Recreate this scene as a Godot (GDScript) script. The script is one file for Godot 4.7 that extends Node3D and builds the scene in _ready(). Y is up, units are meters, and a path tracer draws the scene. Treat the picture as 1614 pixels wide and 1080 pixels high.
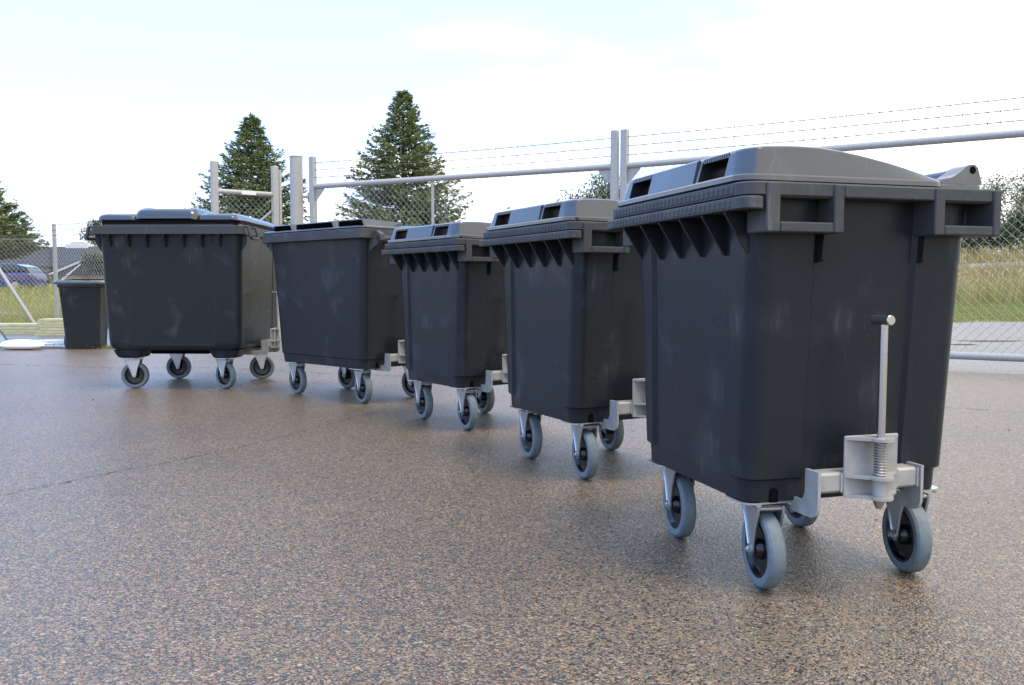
extends Node3D

# ---------------------------------------------------------------- materials
var M := {}
var rng := RandomNumberGenerator.new()
const ZERO := Transform3D.IDENTITY


func _ready():
	rng.seed = 4711
	make_camera_and_light()
	make_materials()
	make_ground()
	make_bank_grass()
	make_house()
	make_fences()
	make_trees()
	make_bins()
	make_car()
	make_debris()


func make_camera_and_light():
	var cam := Camera3D.new()
	cam.name = "camera"
	cam.position = Vector3(0, 0.775, 0)
	cam.rotation = Vector3(-0.0666, 0, 0)
	cam.fov = 43.6
	cam.near = 0.05
	cam.far = 2000.0
	cam.current = true
	add_child(cam)
	var sun := DirectionalLight3D.new()
	sun.name = "sun"
	sun.light_energy = 0.5
	sun.light_color = Color(1.0, 0.92, 0.80)
	sun.light_angular_distance = 20.0
	sun.shadow_enabled = true
	# high, behind the camera on the right, behind thin cloud
	sun.look_at_from_position(Vector3(2.5, 10.0, 2.5), Vector3.ZERO)
	add_child(sun)
	var env := Environment.new()
	env.background_mode = Environment.BG_SKY
	var sky := Sky.new()
	var sm := PanoramaSkyMaterial.new()
	sm.panorama = ImageTexture.create_from_image(sky_image())
	sky.sky_material = sm
	env.sky = sky
	env.tonemap_mode = Environment.TONE_MAPPER_LINEAR
	env.tonemap_exposure = 1.75
	env.sdfgi_enabled = true
	env.ssao_enabled = true
	env.ssil_enabled = true
	var we := WorldEnvironment.new()
	we.name = "world_environment"
	we.environment = env
	add_child(we)


func sky_image() -> Image:
	# blue above, bright white haze low down, thin broken cloud over everything
	var w := 768
	var h := 384
	var n := FastNoiseLite.new()
	n.seed = 12
	n.noise_type = FastNoiseLite.TYPE_SIMPLEX_SMOOTH
	n.frequency = 0.9
	n.fractal_octaves = 5
	n.fractal_gain = 0.55
	var im := Image.create(w, h, false, Image.FORMAT_RGBAF)
	for j in h:
		var el := (0.5 - (j + 0.5) / h) * PI
		for i in w:
			var az := (i + 0.5) / w * TAU
			var d := Vector3(cos(el) * sin(az), sin(el), cos(el) * cos(az))
			var up := maxf(d.y, 0.0)
			var blue := Color(0.47, 0.79, 1.48)
			var white := Color(1.12, 1.12, 1.12)
			# flat cloud layer seen from below
			var k := 1.0 / (up + 0.16)
			var q := n.get_noise_3d(d.x * k * 0.55 + 3.1, 0.4, d.z * k * 0.95 + 1.7)
			var cover := smoothstep(-0.12, 0.36, q + 0.68 * d.x + 0.06) * 0.95
			var haze := pow(1.0 - up, 9.0)
			var t := clampf(haze + cover * (1.0 - haze * 0.5), 0.0, 1.0)
			var c := blue.lerp(white, t)
			if d.y < 0.0:
				c = Color(0.34, 0.33, 0.31)
			im.set_pixel(i, j, c)
	return im


func srgb(r: float, g: float, b: float) -> Color:
	return Color(r, g, b).linear_to_srgb()


func plain(called: String, c: Color, rough: float, metal := 0.0) -> StandardMaterial3D:
	var m := StandardMaterial3D.new()
	m.resource_name = called
	m.albedo_color = c.linear_to_srgb()
	m.roughness = rough
	m.metallic = metal
	m.cull_mode = BaseMaterial3D.CULL_DISABLED
	return m


func noise_image(size: int, freq: float, sd: int, octaves := 4, kind := FastNoiseLite.TYPE_SIMPLEX_SMOOTH) -> Image:
	var n := FastNoiseLite.new()
	n.seed = sd
	n.noise_type = kind
	n.frequency = freq
	n.fractal_octaves = octaves
	var im := n.get_seamless_image(size, size, false, false, 0.12)
	im.convert(Image.FORMAT_L8)
	return im


func ramp_texture(src: Image, stops: Array) -> ImageTexture:
	# stops: [[value 0..1, Color linear]]; a colour for every grey of the noise
	var w := src.get_width()
	var h := src.get_height()
	var lut := []
	for v in 256:
		var t := v / 255.0
		var c: Color = stops[0][1]
		for k in range(1, stops.size()):
			var a = stops[k - 1]
			var b = stops[k]
			if t >= a[0]:
				c = (a[1] as Color).lerp(b[1], clampf((t - a[0]) / maxf(b[0] - a[0], 1e-4), 0, 1))
		lut.append(c.linear_to_srgb())
	var src_data := src.get_data()
	var out := PackedByteArray()
	out.resize(w * h * 3)
	for i in w * h:
		var c: Color = lut[src_data[i]]
		out[i * 3] = int(c.r * 255)
		out[i * 3 + 1] = int(c.g * 255)
		out[i * 3 + 2] = int(c.b * 255)
	return ImageTexture.create_from_image(Image.create_from_data(w, h, false, Image.FORMAT_RGB8, out))


func scuff_image(size: int, base: Color, scuff: Color, sd: int) -> Image:
	# moulded plastic with faint mottling, pale rubbed patches and hair scratches
	var r := RandomNumberGenerator.new()
	r.seed = sd
	var big := noise_image(size, 3.2 / size, sd, 3).get_data()
	var fine := noise_image(size, 60.0 / size, sd + 1, 3).get_data()
	var streak := FastNoiseLite.new()
	streak.seed = sd + 2
	streak.frequency = 1.0
	streak.fractal_octaves = 3
	var v := PackedFloat32Array()
	v.resize(size * size)
	for j in size:
		for i in size:
			var b := big[j * size + i] / 255.0
			var f := streak.get_noise_2d(i * 44.0 / size, j * 7.0 / size) * 0.5 + 0.5
			v[j * size + i] = smoothstep(0.60, 0.92, b) * (0.25 + smoothstep(0.45, 0.85, f) * 0.6) * 0.75
	for cl in 15:
		var hx := r.randf() * size
		var hy := r.randf() * size
		var way := r.randf_range(-0.25, 0.25) + (PI / 2 if r.randf() < 0.6 else 0.0)
		for k in r.randi_range(3, 12):
			var x := hx + r.randfn(0, 0.03) * size
			var y := hy + r.randfn(0, 0.03) * size
			var a := way + r.randf_range(-0.15, 0.15)
			var l := int(pow(r.randf(), 2.0) * size * 0.06) + 4
			var s := r.randf_range(0.2, 1.0)
			var bend := r.randf_range(-0.012, 0.012)
			for t in l:
				x += cos(a)
				y += sin(a)
				a += bend
				var at := (int(y) & (size - 1)) * size + (int(x) & (size - 1))
				v[at] = minf(1.6, v[at] + s * (0.3 + 0.9 * r.randf()))
	var out := PackedByteArray()
	out.resize(size * size * 3)
	for i in size * size:
		var m := 0.88 + 0.24 * (fine[i] / 255.0)
		var c := Color(base.r * m, base.g * m, base.b * m).lerp(scuff, v[i] * 0.34).linear_to_srgb()
		out[i * 3] = int(c.r * 255)
		out[i * 3 + 1] = int(c.g * 255)
		out[i * 3 + 2] = int(c.b * 255)
	return Image.create_from_data(size, size, false, Image.FORMAT_RGB8, out)


func normal_from(im: Image, strength: float) -> ImageTexture:
	var c := im.duplicate() as Image
	c.convert(Image.FORMAT_RGBA8)
	c.bump_map_to_normal_map(strength)
	return ImageTexture.create_from_image(c)


func rough_texture(src: Image, lo: float, hi: float) -> ImageTexture:
	var d := src.get_data()
	for i in d.size():
		d[i] = int(clampf(lo + (hi - lo) * (d[i] / 255.0), 0, 1) * 255)
	return ImageTexture.create_from_image(Image.create_from_data(src.get_width(), src.get_height(), false, Image.FORMAT_L8, d))


func asphalt_images(size: int, stones: int, palette: Array, sd: int) -> Array:
	# chippings pressed into bitumen: returns [colour, height, roughness]
	var r := RandomNumberGenerator.new()
	r.seed = sd
	var col := PackedByteArray()
	col.resize(size * size * 3)
	var hgt := PackedByteArray()
	hgt.resize(size * size)
	var rgh := PackedByteArray()
	rgh.resize(size * size)
	var bit: Color = Color(0.032, 0.027, 0.021)
	var fine := noise_image(size, 0.22, sd + 5, 2).get_data()
	for i in size * size:
		var m := 0.6 + 0.9 * fine[i] / 255.0
		var c := Color(bit.r * m, bit.g * m, bit.b * m).linear_to_srgb()
		col[i * 3] = int(c.r * 255)
		col[i * 3 + 1] = int(c.g * 255)
		col[i * 3 + 2] = int(c.b * 255)
		hgt[i] = 20 + int(fine[i] * 0.2)
		rgh[i] = 95
	for s in stones:
		var cx := r.randf() * size
		var cy := r.randf() * size
		var ra := r.randf_range(1.5, 3.4) + (r.randf_range(0.6, 2.8) if r.randf() < 0.16 else 0.0)
		var rb := ra * r.randf_range(0.6, 1.0)
		var an := r.randf() * PI
		var ca := cos(an)
		var sa := sin(an)
		var pick: Color = palette[r.randi() % palette.size()]
		var m := r.randf_range(0.78, 1.2)
		var c := Color(pick.r * m, pick.g * m, pick.b * m).linear_to_srgb()
		var c0 := int(minf(c.r, 1.0) * 255)
		var c1 := int(minf(c.g, 1.0) * 255)
		var c2 := int(minf(c.b, 1.0) * 255)
		var top := r.randf_range(120, 235)
		var ro := int(r.randf_range(58, 112))
		var R := int(ceil(ra))
		for dy in range(-R, R + 1):
			for dx in range(-R, R + 1):
				var u := (dx * ca + dy * sa) / ra
				var w := (-dx * sa + dy * ca) / rb
				var e := u * u + w * w
				if e > 1.0:
					continue
				var at := (int(cy + dy) & (size - 1)) * size + (int(cx + dx) & (size - 1))
				var hh := int(top * (1.0 - 0.55 * e))
				if hh < hgt[at]:
					continue
				hgt[at] = hh
				col[at * 3] = c0
				col[at * 3 + 1] = c1
				col[at * 3 + 2] = c2
				rgh[at] = ro
	return [Image.create_from_data(size, size, false, Image.FORMAT_RGB8, col), Image.create_from_data(size, size, false, Image.FORMAT_L8, hgt), Image.create_from_data(size, size, false, Image.FORMAT_L8, rgh)]


func make_materials():
	# moulded polyethylene of the containers
	var body_img := scuff_image(1024, Color(0.0180, 0.0215, 0.0245), Color(0.20, 0.21, 0.22), 31)
	var grain := noise_image(512, 0.11, 77, 3)
	var grain_n := normal_from(grain, 1.2)
	var dull := noise_image(512, 0.012, 78, 4)
	for k in [["body_plastic", body_img, 0.24, 0.40], ["lid_plastic", scuff_image(512, Color(0.022, 0.0225, 0.024), Color(0.24, 0.25, 0.26), 41), 0.10, 0.22], ["rim_plastic", scuff_image(512, Color(0.056, 0.057, 0.058), Color(0.36, 0.37, 0.37), 51), 0.34, 0.6]]:
		var m := plain(k[0], Color(1, 1, 1), 1.0)
		m.albedo_color = Color(1, 1, 1)
		m.albedo_texture = ImageTexture.create_from_image(k[1])
		m.roughness_texture = rough_texture(dull, k[2], k[3])
		m.normal_enabled = true
		m.normal_texture = grain_n
		m.normal_scale = 0.03
		m.uv1_triplanar = true
		m.uv1_scale = Vector3.ONE * 0.9
		m.metallic_specular = 0.3 if k[0] != "lid_plastic" else 0.9
		M[k[0]] = m
	M.black_gap = plain("black_gap", Color(0.004, 0.004, 0.004), 0.8)
	M.black_gap.metallic_specular = 0.15
	M.hub = plain("hub", Color(0.005, 0.005, 0.0055), 0.22)
	M.tyre = plain("tyre", Color(0.13, 0.165, 0.180), 0.62)
	M.tyre.albedo_color = Color(1, 1, 1)
	M.tyre.albedo_texture = ramp_texture(noise_image(256, 0.035, 92, 5), [[0.0, Color(0.085, 0.10, 0.10)], [0.4, Color(0.125, 0.158, 0.172)], [0.7, Color(0.135, 0.170, 0.185)], [1.0, Color(0.165, 0.18, 0.18)]])
	M.tyre.uv1_triplanar = true
	M.tyre.uv1_scale = Vector3.ONE * 4.0
	M.tread = plain("tread", Color(0.17, 0.215, 0.225), 0.75)
	var brushed := noise_image(256, 0.05, 91, 4)
	M.zinc = plain("zinc", Color(0.50, 0.53, 0.55), 1.0, 0.9)
	M.zinc.roughness = 0.32
	M.zinc.uv1_triplanar = true
	M.zinc.uv1_scale = Vector3.ONE * 0.7
	M.bright_steel = plain("bright_steel", Color(0.46, 0.44, 0.41), 0.27, 0.95)
	M.spring_steel = plain("spring_steel", Color(0.42, 0.40, 0.38), 0.38, 0.8)
	M.hitch_paint = plain("hitch_paint", Color(1, 1, 1), 1.0, 0.15)
	M.hitch_paint.albedo_color = Color(1, 1, 1)
	M.hitch_paint.albedo_texture = ramp_texture(noise_image(256, 0.03, 93, 5), [[0.0, Color(0.27, 0.27, 0.255)], [0.5, Color(0.33, 0.325, 0.305)], [1.0, Color(0.39, 0.385, 0.36)]])
	M.hitch_paint.roughness_texture = rough_texture(brushed, 0.38, 0.62)
	M.hitch_paint.uv1_triplanar = true
	M.hitch_paint.uv1_scale = Vector3.ONE * 2.0
	M.galvanised = plain("galvanised", Color(1, 1, 1), 1.0, 0.1)
	M.galvanised.albedo_color = Color(1, 1, 1)
	M.galvanised.albedo_texture = ramp_texture(noise_image(256, 0.06, 95, 5), [[0.0, Color(0.33, 0.32, 0.295)], [0.5, Color(0.375, 0.365, 0.335)], [1.0, Color(0.42, 0.41, 0.38)]])
	M.galvanised.roughness_texture = rough_texture(brushed, 0.4, 0.65)
	M.galvanised.uv1_triplanar = true
	M.galvanised.uv1_scale = Vector3.ONE * 1.5
	M.mesh_wire = plain("mesh_wire", Color(0.36, 0.36, 0.355), 0.5, 0.0)
	M.barbed = plain("barbed", Color(0.10, 0.098, 0.095), 0.55, 0.4)

	# ground
	var pal := [Color(0.250, 0.142, 0.070), Color(0.275, 0.172, 0.090), Color(0.200, 0.148, 0.095), Color(0.150, 0.122, 0.090), Color(0.310, 0.225, 0.135), Color(0.115, 0.098, 0.075), Color(0.255, 0.148, 0.073), Color(0.140, 0.116, 0.086), Color(0.350, 0.280, 0.185), Color(0.210, 0.158, 0.105), Color(0.100, 0.087, 0.072)]
	var a := asphalt_images(1024, 72000, pal, 5)
	var patch := noise_image(1024, 0.0055, 6, 6)
	var pd := patch.get_data()
	var speck := RandomNumberGenerator.new()
	speck.seed = 66
	for i in pd.size():
		pd[i] = clampi(int(pd[i] * 0.62 + 48 + speck.randf_range(-44, 44)), 0, 255)
	patch = Image.create_from_data(1024, 1024, false, Image.FORMAT_L8, pd)
	M.asphalt = plain("asphalt", Color(1, 1, 1), 1.0)
	M.asphalt.albedo_color = Color(1, 1, 1)
	M.asphalt.albedo_texture = ImageTexture.create_from_image(a[0])
	M.asphalt.normal_enabled = true
	M.asphalt.normal_texture = normal_from(a[1], 5.0)
	M.asphalt.normal_scale = 0.9
	M.asphalt.roughness_texture = ImageTexture.create_from_image(a[2])
	M.asphalt.metallic_specular = 0.6
	M.asphalt.detail_enabled = true
	M.asphalt.detail_uv_layer = BaseMaterial3D.DETAIL_UV_2
	M.asphalt.detail_blend_mode = BaseMaterial3D.BLEND_MODE_MUL
	M.asphalt.detail_albedo = ramp_texture(patch, [[0.0, Color(0.58, 0.58, 0.57)], [0.5, Color(0.90, 0.89, 0.87)], [1.0, Color(1.0, 0.98, 0.95)]])
	var pal2 := [Color(0.16, 0.15, 0.14), Color(0.20, 0.19, 0.18), Color(0.12, 0.115, 0.11), Color(0.26, 0.25, 0.235), Color(0.22, 0.19, 0.165)]
	var b := asphalt_images(512, 16000, pal2, 8)
	M.tarmac = plain("tarmac", Color(1, 1, 1), 1.0)
	M.tarmac.albedo_color = Color(1, 1, 1)
	M.tarmac.albedo_texture = ImageTexture.create_from_image(b[0])
	M.tarmac.normal_enabled = true
	M.tarmac.normal_texture = normal_from(b[1], 3.0)
	M.tarmac.normal_scale = 0.3
	M.tarmac.roughness = 0.36
	M.tarmac.detail_enabled = true
	M.tarmac.detail_uv_layer = BaseMaterial3D.DETAIL_UV_2
	M.tarmac.detail_blend_mode = BaseMaterial3D.BLEND_MODE_MUL
	M.tarmac.detail_albedo = M.asphalt.detail_albedo
	M.puddle = plain("puddle", Color(0.03, 0.028, 0.022), 0.03)
	M.crack = plain("crack", Color(0.025, 0.023, 0.021), 0.8)
	M.dirt = plain("dirt", Color(1, 1, 1), 0.95)
	M.dirt.albedo_color = Color(1, 1, 1)
	M.dirt.vertex_color_use_as_albedo = true
	M.dirt.albedo_texture = ramp_texture(noise_image(512, 0.05, 21, 5), [[0.0, Color(0.55, 0.55, 0.55)], [0.5, Color(0.8, 0.8, 0.8)], [1.0, Color(1, 1, 1)]])
	M.far_road = plain("far_road", Color(0.24, 0.235, 0.23), 0.6)
	for k in ["grass", "leaf"]:
		M[k] = plain(k, Color(1, 1, 1), 0.6)
		M[k].albedo_color = Color(1, 1, 1)
		M[k].vertex_color_use_as_albedo = true
		M[k].backlight_enabled = true
		M[k].backlight = Color(0.45, 0.45, 0.45)
	M.bark = plain("bark", Color(0.07, 0.055, 0.042), 0.9)
	# house, car, odds and ends
	M.roof = plain("roof", Color(1, 1, 1), 0.8)
	M.roof.albedo_color = Color(1, 1, 1)
	M.roof.albedo_texture = ramp_texture(noise_image(256, 0.06, 61, 4), [[0.0, Color(0.065, 0.07, 0.08)], [1.0, Color(0.11, 0.115, 0.125)]])
	M.roof.uv1_triplanar = true
	M.roof.uv1_scale = Vector3.ONE * 0.4
	M.render_wall = plain("render_wall", Color(0.46, 0.42, 0.34), 0.9)
	M.dark_boards = plain("dark_boards", Color(0.07, 0.06, 0.055), 0.8)
	M.white_paint = plain("white_paint", Color(0.72, 0.70, 0.66), 0.6)
	M.window = plain("window", Color(0.03, 0.04, 0.05), 0.08)
	M.car_blue = plain("car_blue", Color(0.022, 0.045, 0.15), 0.3, 0.25)
	M.car_blue.clearcoat_enabled = true
	M.car_blue.clearcoat = 0.8
	M.car_blue.clearcoat_roughness = 0.06
	M.red_lens = plain("red_lens", Color(0.22, 0.03, 0.03), 0.2)
	M.car_glass = plain("car_glass", Color(0.03, 0.035, 0.04), 0.05)
	M.rubber = plain("rubber", Color(0.02, 0.02, 0.02), 0.8)
	M.pine = plain("pine", Color(1, 1, 1), 0.75)
	M.pine.albedo_color = Color(1, 1, 1)
	M.pine.albedo_texture = ramp_texture(noise_image(256, 0.02, 71, 5), [[0.0, Color(0.34, 0.32, 0.18)], [0.5, Color(0.44, 0.42, 0.25)], [1.0, Color(0.52, 0.50, 0.32)]])
	M.pine.uv1_triplanar = true
	M.pine.uv1_scale = Vector3(0.8, 5, 5)
	M.foam = plain("foam", Color(0.82, 0.83, 0.84), 0.85)
	M.card = plain("card", Color(0.34, 0.24, 0.14), 0.9)
	M.paper = plain("paper", Color(0.72, 0.74, 0.76), 0.7)
	M.pipe_white = plain("pipe_white", Color(0.55, 0.58, 0.60), 0.5)
	M.seal = plain("seal", Color(0.10, 0.10, 0.095), 0.6)
	M.glass = StandardMaterial3D.new()
	M.glass.albedo_color = Color(0.62, 0.74, 0.72, 0.30)
	M.glass.transparency = BaseMaterial3D.TRANSPARENCY_ALPHA
	M.glass.roughness = 0.03


# ---------------------------------------------------------------- things, parts, meshes
var taken := {}

func numbered(called: String) -> String:
	if not taken.has(called):
		taken[called] = 0
		return called
	taken[called] += 1
	return "%s_%03d" % [called, taken[called]]


func tag(o: Node, label: String, category: String, group := "") -> void:
	o.set_meta("label", label)
	o.set_meta("category", category)
	if group != "":
		o.set_meta("group", group)


func thing(called: String, label: String, category: String, at := Vector3.ZERO, turn := 0.0, group := "") -> Node3D:
	var o := Node3D.new()
	o.name = numbered(called)
	add_child(o)
	o.position = at
	o.rotation.y = turn
	tag(o, label, category, group)
	return o


func part(called: String, mesh: Mesh, mat: Material, parent: Node, xf := ZERO) -> MeshInstance3D:
	var o := MeshInstance3D.new()
	o.name = called if parent != self else numbered(called)
	o.mesh = mesh
	o.material_override = mat
	o.transform = xf
	o.cast_shadow = GeometryInstance3D.SHADOW_CASTING_SETTING_ON
	parent.add_child(o, true)
	return o


func joint(called: String, parent: Node, xf := ZERO) -> Node3D:
	var o := Node3D.new()
	o.name = called
	o.transform = xf
	parent.add_child(o, true)
	return o


class MB:
	# a triangle soup that becomes one smooth-shaded mesh
	var v := PackedVector3Array()

	func tri(a: Vector3, b: Vector3, c: Vector3) -> void:
		v.append(a)
		v.append(b)
		v.append(c)

	func quad(a: Vector3, b: Vector3, c: Vector3, d: Vector3) -> void:
		tri(a, b, c)
		tri(a, c, d)

	func turn_out(from: int) -> void:
		# Godot's front faces run clockwise, so an outward surface has a negative volume
		var c := Vector3.ZERO
		for i in range(from, v.size()):
			c += v[i]
		c /= maxf(1.0, v.size() - from)
		var vol := 0.0
		for i in range(from, v.size(), 3):
			vol += (v[i] - c).dot((v[i + 1] - c).cross(v[i + 2] - c))
		if vol > 0.0:
			for i in range(from, v.size(), 3):
				var t := v[i + 1]
				v[i + 1] = v[i + 2]
				v[i + 2] = t

	func box(x0: float, x1: float, y0: float, y1: float, z0: float, z1: float, ch := 0.0, xf := Transform3D.IDENTITY) -> MB:
		var c := Vector3((x0 + x1) / 2, (y0 + y1) / 2, (z0 + z1) / 2)
		var h := Vector3(absf(x1 - x0) / 2, absf(y1 - y0) / 2, absf(z1 - z0) / 2)
		var from := v.size()
		var k := minf(ch, minf(h.x, minf(h.y, h.z)) * 0.9)
		if k <= 0.0:
			for ax in 3:
				for s in [-1.0, 1.0]:
					var p := []
					for q in [[-1, -1], [1, -1], [1, 1], [-1, 1]]:
						var w := Vector3.ZERO
						w[ax] = s * h[ax]
						w[(ax + 1) % 3] = q[0] * h[(ax + 1) % 3] * s
						w[(ax + 2) % 3] = q[1] * h[(ax + 2) % 3]
						p.append(xf * (c + w))
					quad(p[0], p[1], p[2], p[3])
		else:
			for ax in 3:
				var b := (ax + 1) % 3
				var d := (ax + 2) % 3
				for s in [-1.0, 1.0]:
					var p := []
					for q in [[-1, -1], [1, -1], [1, 1], [-1, 1]]:
						var w := Vector3.ZERO
						w[ax] = s * h[ax]
						w[b] = q[0] * (h[b] - k) * s
						w[d] = q[1] * (h[d] - k)
						p.append(xf * (c + w))
					quad(p[0], p[1], p[2], p[3])
				for sb in [-1.0, 1.0]:
					for sd in [-1.0, 1.0]:
						var p := []
						for q in [[-1, 0], [1, 0], [1, 1], [-1, 1]]:
							var w := Vector3.ZERO
							w[ax] = q[0] * (h[ax] - k) * sb * sd
							w[b] = sb * (h[b] if q[1] == 0 else h[b] - k)
							w[d] = sd * (h[d] - k if q[1] == 0 else h[d])
							p.append(xf * (c + w))
						quad(p[0], p[1], p[2], p[3])
			for sx in [-1.0, 1.0]:
				for sy in [-1.0, 1.0]:
					for sz in [-1.0, 1.0]:
						var p1 := xf * (c + Vector3(sx * h.x, sy * (h.y - k), sz * (h.z - k)))
						var p2 := xf * (c + Vector3(sx * (h.x - k), sy * h.y, sz * (h.z - k)))
						var p3 := xf * (c + Vector3(sx * (h.x - k), sy * (h.y - k), sz * h.z))
						if sx * sy * sz > 0:
							tri(p1, p2, p3)
						else:
							tri(p1, p3, p2)
		turn_out(from)
		return self

	func loft(rings: Array, cap0 := true, cap1 := true, closed := true) -> MB:
		var from := v.size()
		var n: int = rings[0].size()
		for k in rings.size() - 1:
			var a: PackedVector3Array = rings[k]
			var b: PackedVector3Array = rings[k + 1]
			for i in (n if closed else n - 1):
				var j := (i + 1) % n
				if not a[i].is_equal_approx(a[j]):
					tri(a[i], a[j], b[j])
				if not b[i].is_equal_approx(b[j]):
					tri(a[i], b[j], b[i])
		for e in [[cap0, 0], [cap1, rings.size() - 1]]:
			if not e[0]:
				continue
			var r: PackedVector3Array = rings[e[1]]
			var c := Vector3.ZERO
			for p in r:
				c += p
			c /= n
			for i in n:
				if e[1] == 0:
					tri(r[(i + 1) % n], r[i], c)
				else:
					tri(r[i], r[(i + 1) % n], c)
		turn_out(from)
		return self

	func extrude(poly: PackedVector2Array, z0: float, z1: float, xf := Transform3D.IDENTITY) -> MB:
		# polygon in x,y pushed along z
		var from := v.size()
		var n := poly.size()
		for i in n:
			var a := poly[i]
			var b := poly[(i + 1) % n]
			quad(xf * Vector3(a.x, a.y, z0), xf * Vector3(b.x, b.y, z0), xf * Vector3(b.x, b.y, z1), xf * Vector3(a.x, a.y, z1))
		var t := Geometry2D.triangulate_polygon(poly)
		var cw := Geometry2D.is_polygon_clockwise(poly)
		for i in range(0, t.size(), 3):
			var a := poly[t[i]]
			var b := poly[t[i + 1]]
			var c := poly[t[i + 2]]
			var ccw := (b - a).cross(c - a) > 0
			if ccw == cw:
				var s := b
				b = c
				c = s
			# same sense as the polygon: at z1 it closes the walls above
			tri(xf * Vector3(a.x, a.y, z1), xf * Vector3(b.x, b.y, z1), xf * Vector3(c.x, c.y, z1))
			tri(xf * Vector3(a.x, a.y, z0), xf * Vector3(c.x, c.y, z0), xf * Vector3(b.x, b.y, z0))
		turn_out(from)
		return self

	func tube(path: PackedVector3Array, radius: float, sides := 8, caps := true, r2 := -1.0) -> MB:
		var rings := []
		var up := Vector3.UP
		var d0 := (path[1] - path[0]).normalized()
		if absf(d0.dot(up)) > 0.9:
			up = Vector3.RIGHT
		for k in path.size():
			var d := (path[mini(k + 1, path.size() - 1)] - path[maxi(k - 1, 0)]).normalized()
			var side := d.cross(up).normalized()
			up = side.cross(d).normalized()
			var r := radius if r2 < 0 else lerpf(radius, r2, float(k) / (path.size() - 1))
			var ring := PackedVector3Array()
			for s in sides:
				var a := TAU * s / sides
				ring.append(path[k] + side * cos(a) * r + up * sin(a) * r)
			rings.append(ring)
		return loft(rings, caps, caps)

	func lathe(prof: Array, segs: int, xf := Transform3D.IDENTITY) -> MB:
		# prof: [radius, height] pairs, turned round y
		var rings := []
		for p in prof:
			var ring := PackedVector3Array()
			for s in segs:
				var a := TAU * s / segs
				ring.append(xf * Vector3(cos(a) * p[0], p[1], sin(a) * p[0]))
			rings.append(ring)
		return loft(rings, true, true)

	func done(angle := 38.0) -> ArrayMesh:
		var n := v.size()
		var fn := PackedVector3Array()
		fn.resize(n / 3)
		var at := {}
		for f in n / 3:
			var c := (v[f * 3 + 2] - v[f * 3]).cross(v[f * 3 + 1] - v[f * 3])
			fn[f] = c
			for k in 3:
				var key := Vector3i((v[f * 3 + k] * 20000.0).round())
				if at.has(key):
					at[key].append(f)
				else:
					at[key] = [f]
		var lim := cos(deg_to_rad(angle))
		var nn := PackedVector3Array()
		nn.resize(n)
		for f in n / 3:
			var me := fn[f].normalized()
			for k in 3:
				var key := Vector3i((v[f * 3 + k] * 20000.0).round())
				var sum := Vector3.ZERO
				for g in at[key]:
					if fn[g].normalized().dot(me) > lim:
						sum += fn[g]
				sum = sum.normalized()
				nn[f * 3 + k] = sum if sum.length_squared() > 0.5 else me
		var arr := []
		arr.resize(Mesh.ARRAY_MAX)
		arr[Mesh.ARRAY_VERTEX] = v
		arr[Mesh.ARRAY_NORMAL] = nn
		var m := ArrayMesh.new()
		m.add_surface_from_arrays(Mesh.PRIMITIVE_TRIANGLES, arr)
		return m


func rr(x0: float, x1: float, z0: float, z1: float, r: float, y: float, seg := 5) -> PackedVector3Array:
	# rounded rectangle in plan
	var out := PackedVector3Array()
	for c in [[x1 - r, z1 - r, 0.0], [x0 + r, z1 - r, PI / 2], [x0 + r, z0 + r, PI], [x1 - r, z0 + r, PI * 1.5]]:
		for s in seg + 1:
			var a: float = c[2] + PI / 2 * s / seg
			out.append(Vector3(c[0] + r * cos(a), y, c[1] + r * sin(a)))
	return out


func wall_section(hx: float, hz: float, r: float, y: float, qx: float, qz: float, e: float) -> PackedVector3Array:
	# rounded rectangle whose four sides have a panel set in by e; qx, qz: half lengths of the panels
	var out := PackedVector3Array()
	var w := 0.010
	var corners := [[hx - r, hz - r, 0.0], [-hx + r, hz - r, PI / 2], [-hx + r, -hz + r, PI], [hx - r, -hz + r, PI * 1.5]]
	for k in 4:
		var c = corners[k]
		for s in 7:
			var a: float = c[2] + PI / 2 * s / 6
			out.append(Vector3(c[0] + r * cos(a), y, c[1] + r * sin(a)))
		if k == 0:
			for p in [[qx, 0.0], [qx - w, e], [-qx + w, e], [-qx, 0.0]]:
				out.append(Vector3(p[0], y, hz - p[1]))
		elif k == 1:
			for p in [[qz, 0.0], [qz - w, e], [-qz + w, e], [-qz, 0.0]]:
				out.append(Vector3(-hx + p[1], y, p[0]))
		elif k == 2:
			for p in [[-qx, 0.0], [-qx + w, e], [qx - w, e], [qx, 0.0]]:
				out.append(Vector3(p[0], y, -hz + p[1]))
		else:
			for p in [[-qz, 0.0], [-qz + w, e], [qz - w, e], [qz, 0.0]]:
				out.append(Vector3(hx - p[1], y, p[0]))
	return out


func interp(tab: Array, x: float) -> float:
	if x <= tab[0][0]:
		return tab[0][1]
	for k in range(1, tab.size()):
		if x <= tab[k][0]:
			var t: float = (x - tab[k - 1][0]) / (tab[k][0] - tab[k - 1][0])
			return lerpf(tab[k - 1][1], tab[k][1], t)
	return tab[-1][1]


# ---------------------------------------------------------------- casters and couplings
var K := {}   # meshes shared between the containers
const SIDEWAYS := Transform3D(Vector3(0, 0, 1), Vector3(0, 1, 0), Vector3(1, 0, 0), Vector3.ZERO)   # x,y polygon -> z,y, pushed along x
const LYING := Transform3D(Vector3(1, 0, 0), Vector3(0, 0, 1), Vector3(0, 1, 0), Vector3.ZERO)      # x,y polygon -> x,z, pushed along y
const ROUND_X := Transform3D(Vector3(0, 1, 0), Vector3(1, 0, 0), Vector3(0, 0, 1), Vector3.ZERO)    # lathe round x


func p2(a: Array) -> PackedVector2Array:
	var o := PackedVector2Array()
	for q in a:
		o.append(Vector2(q[0], q[1]))
	return o


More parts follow.
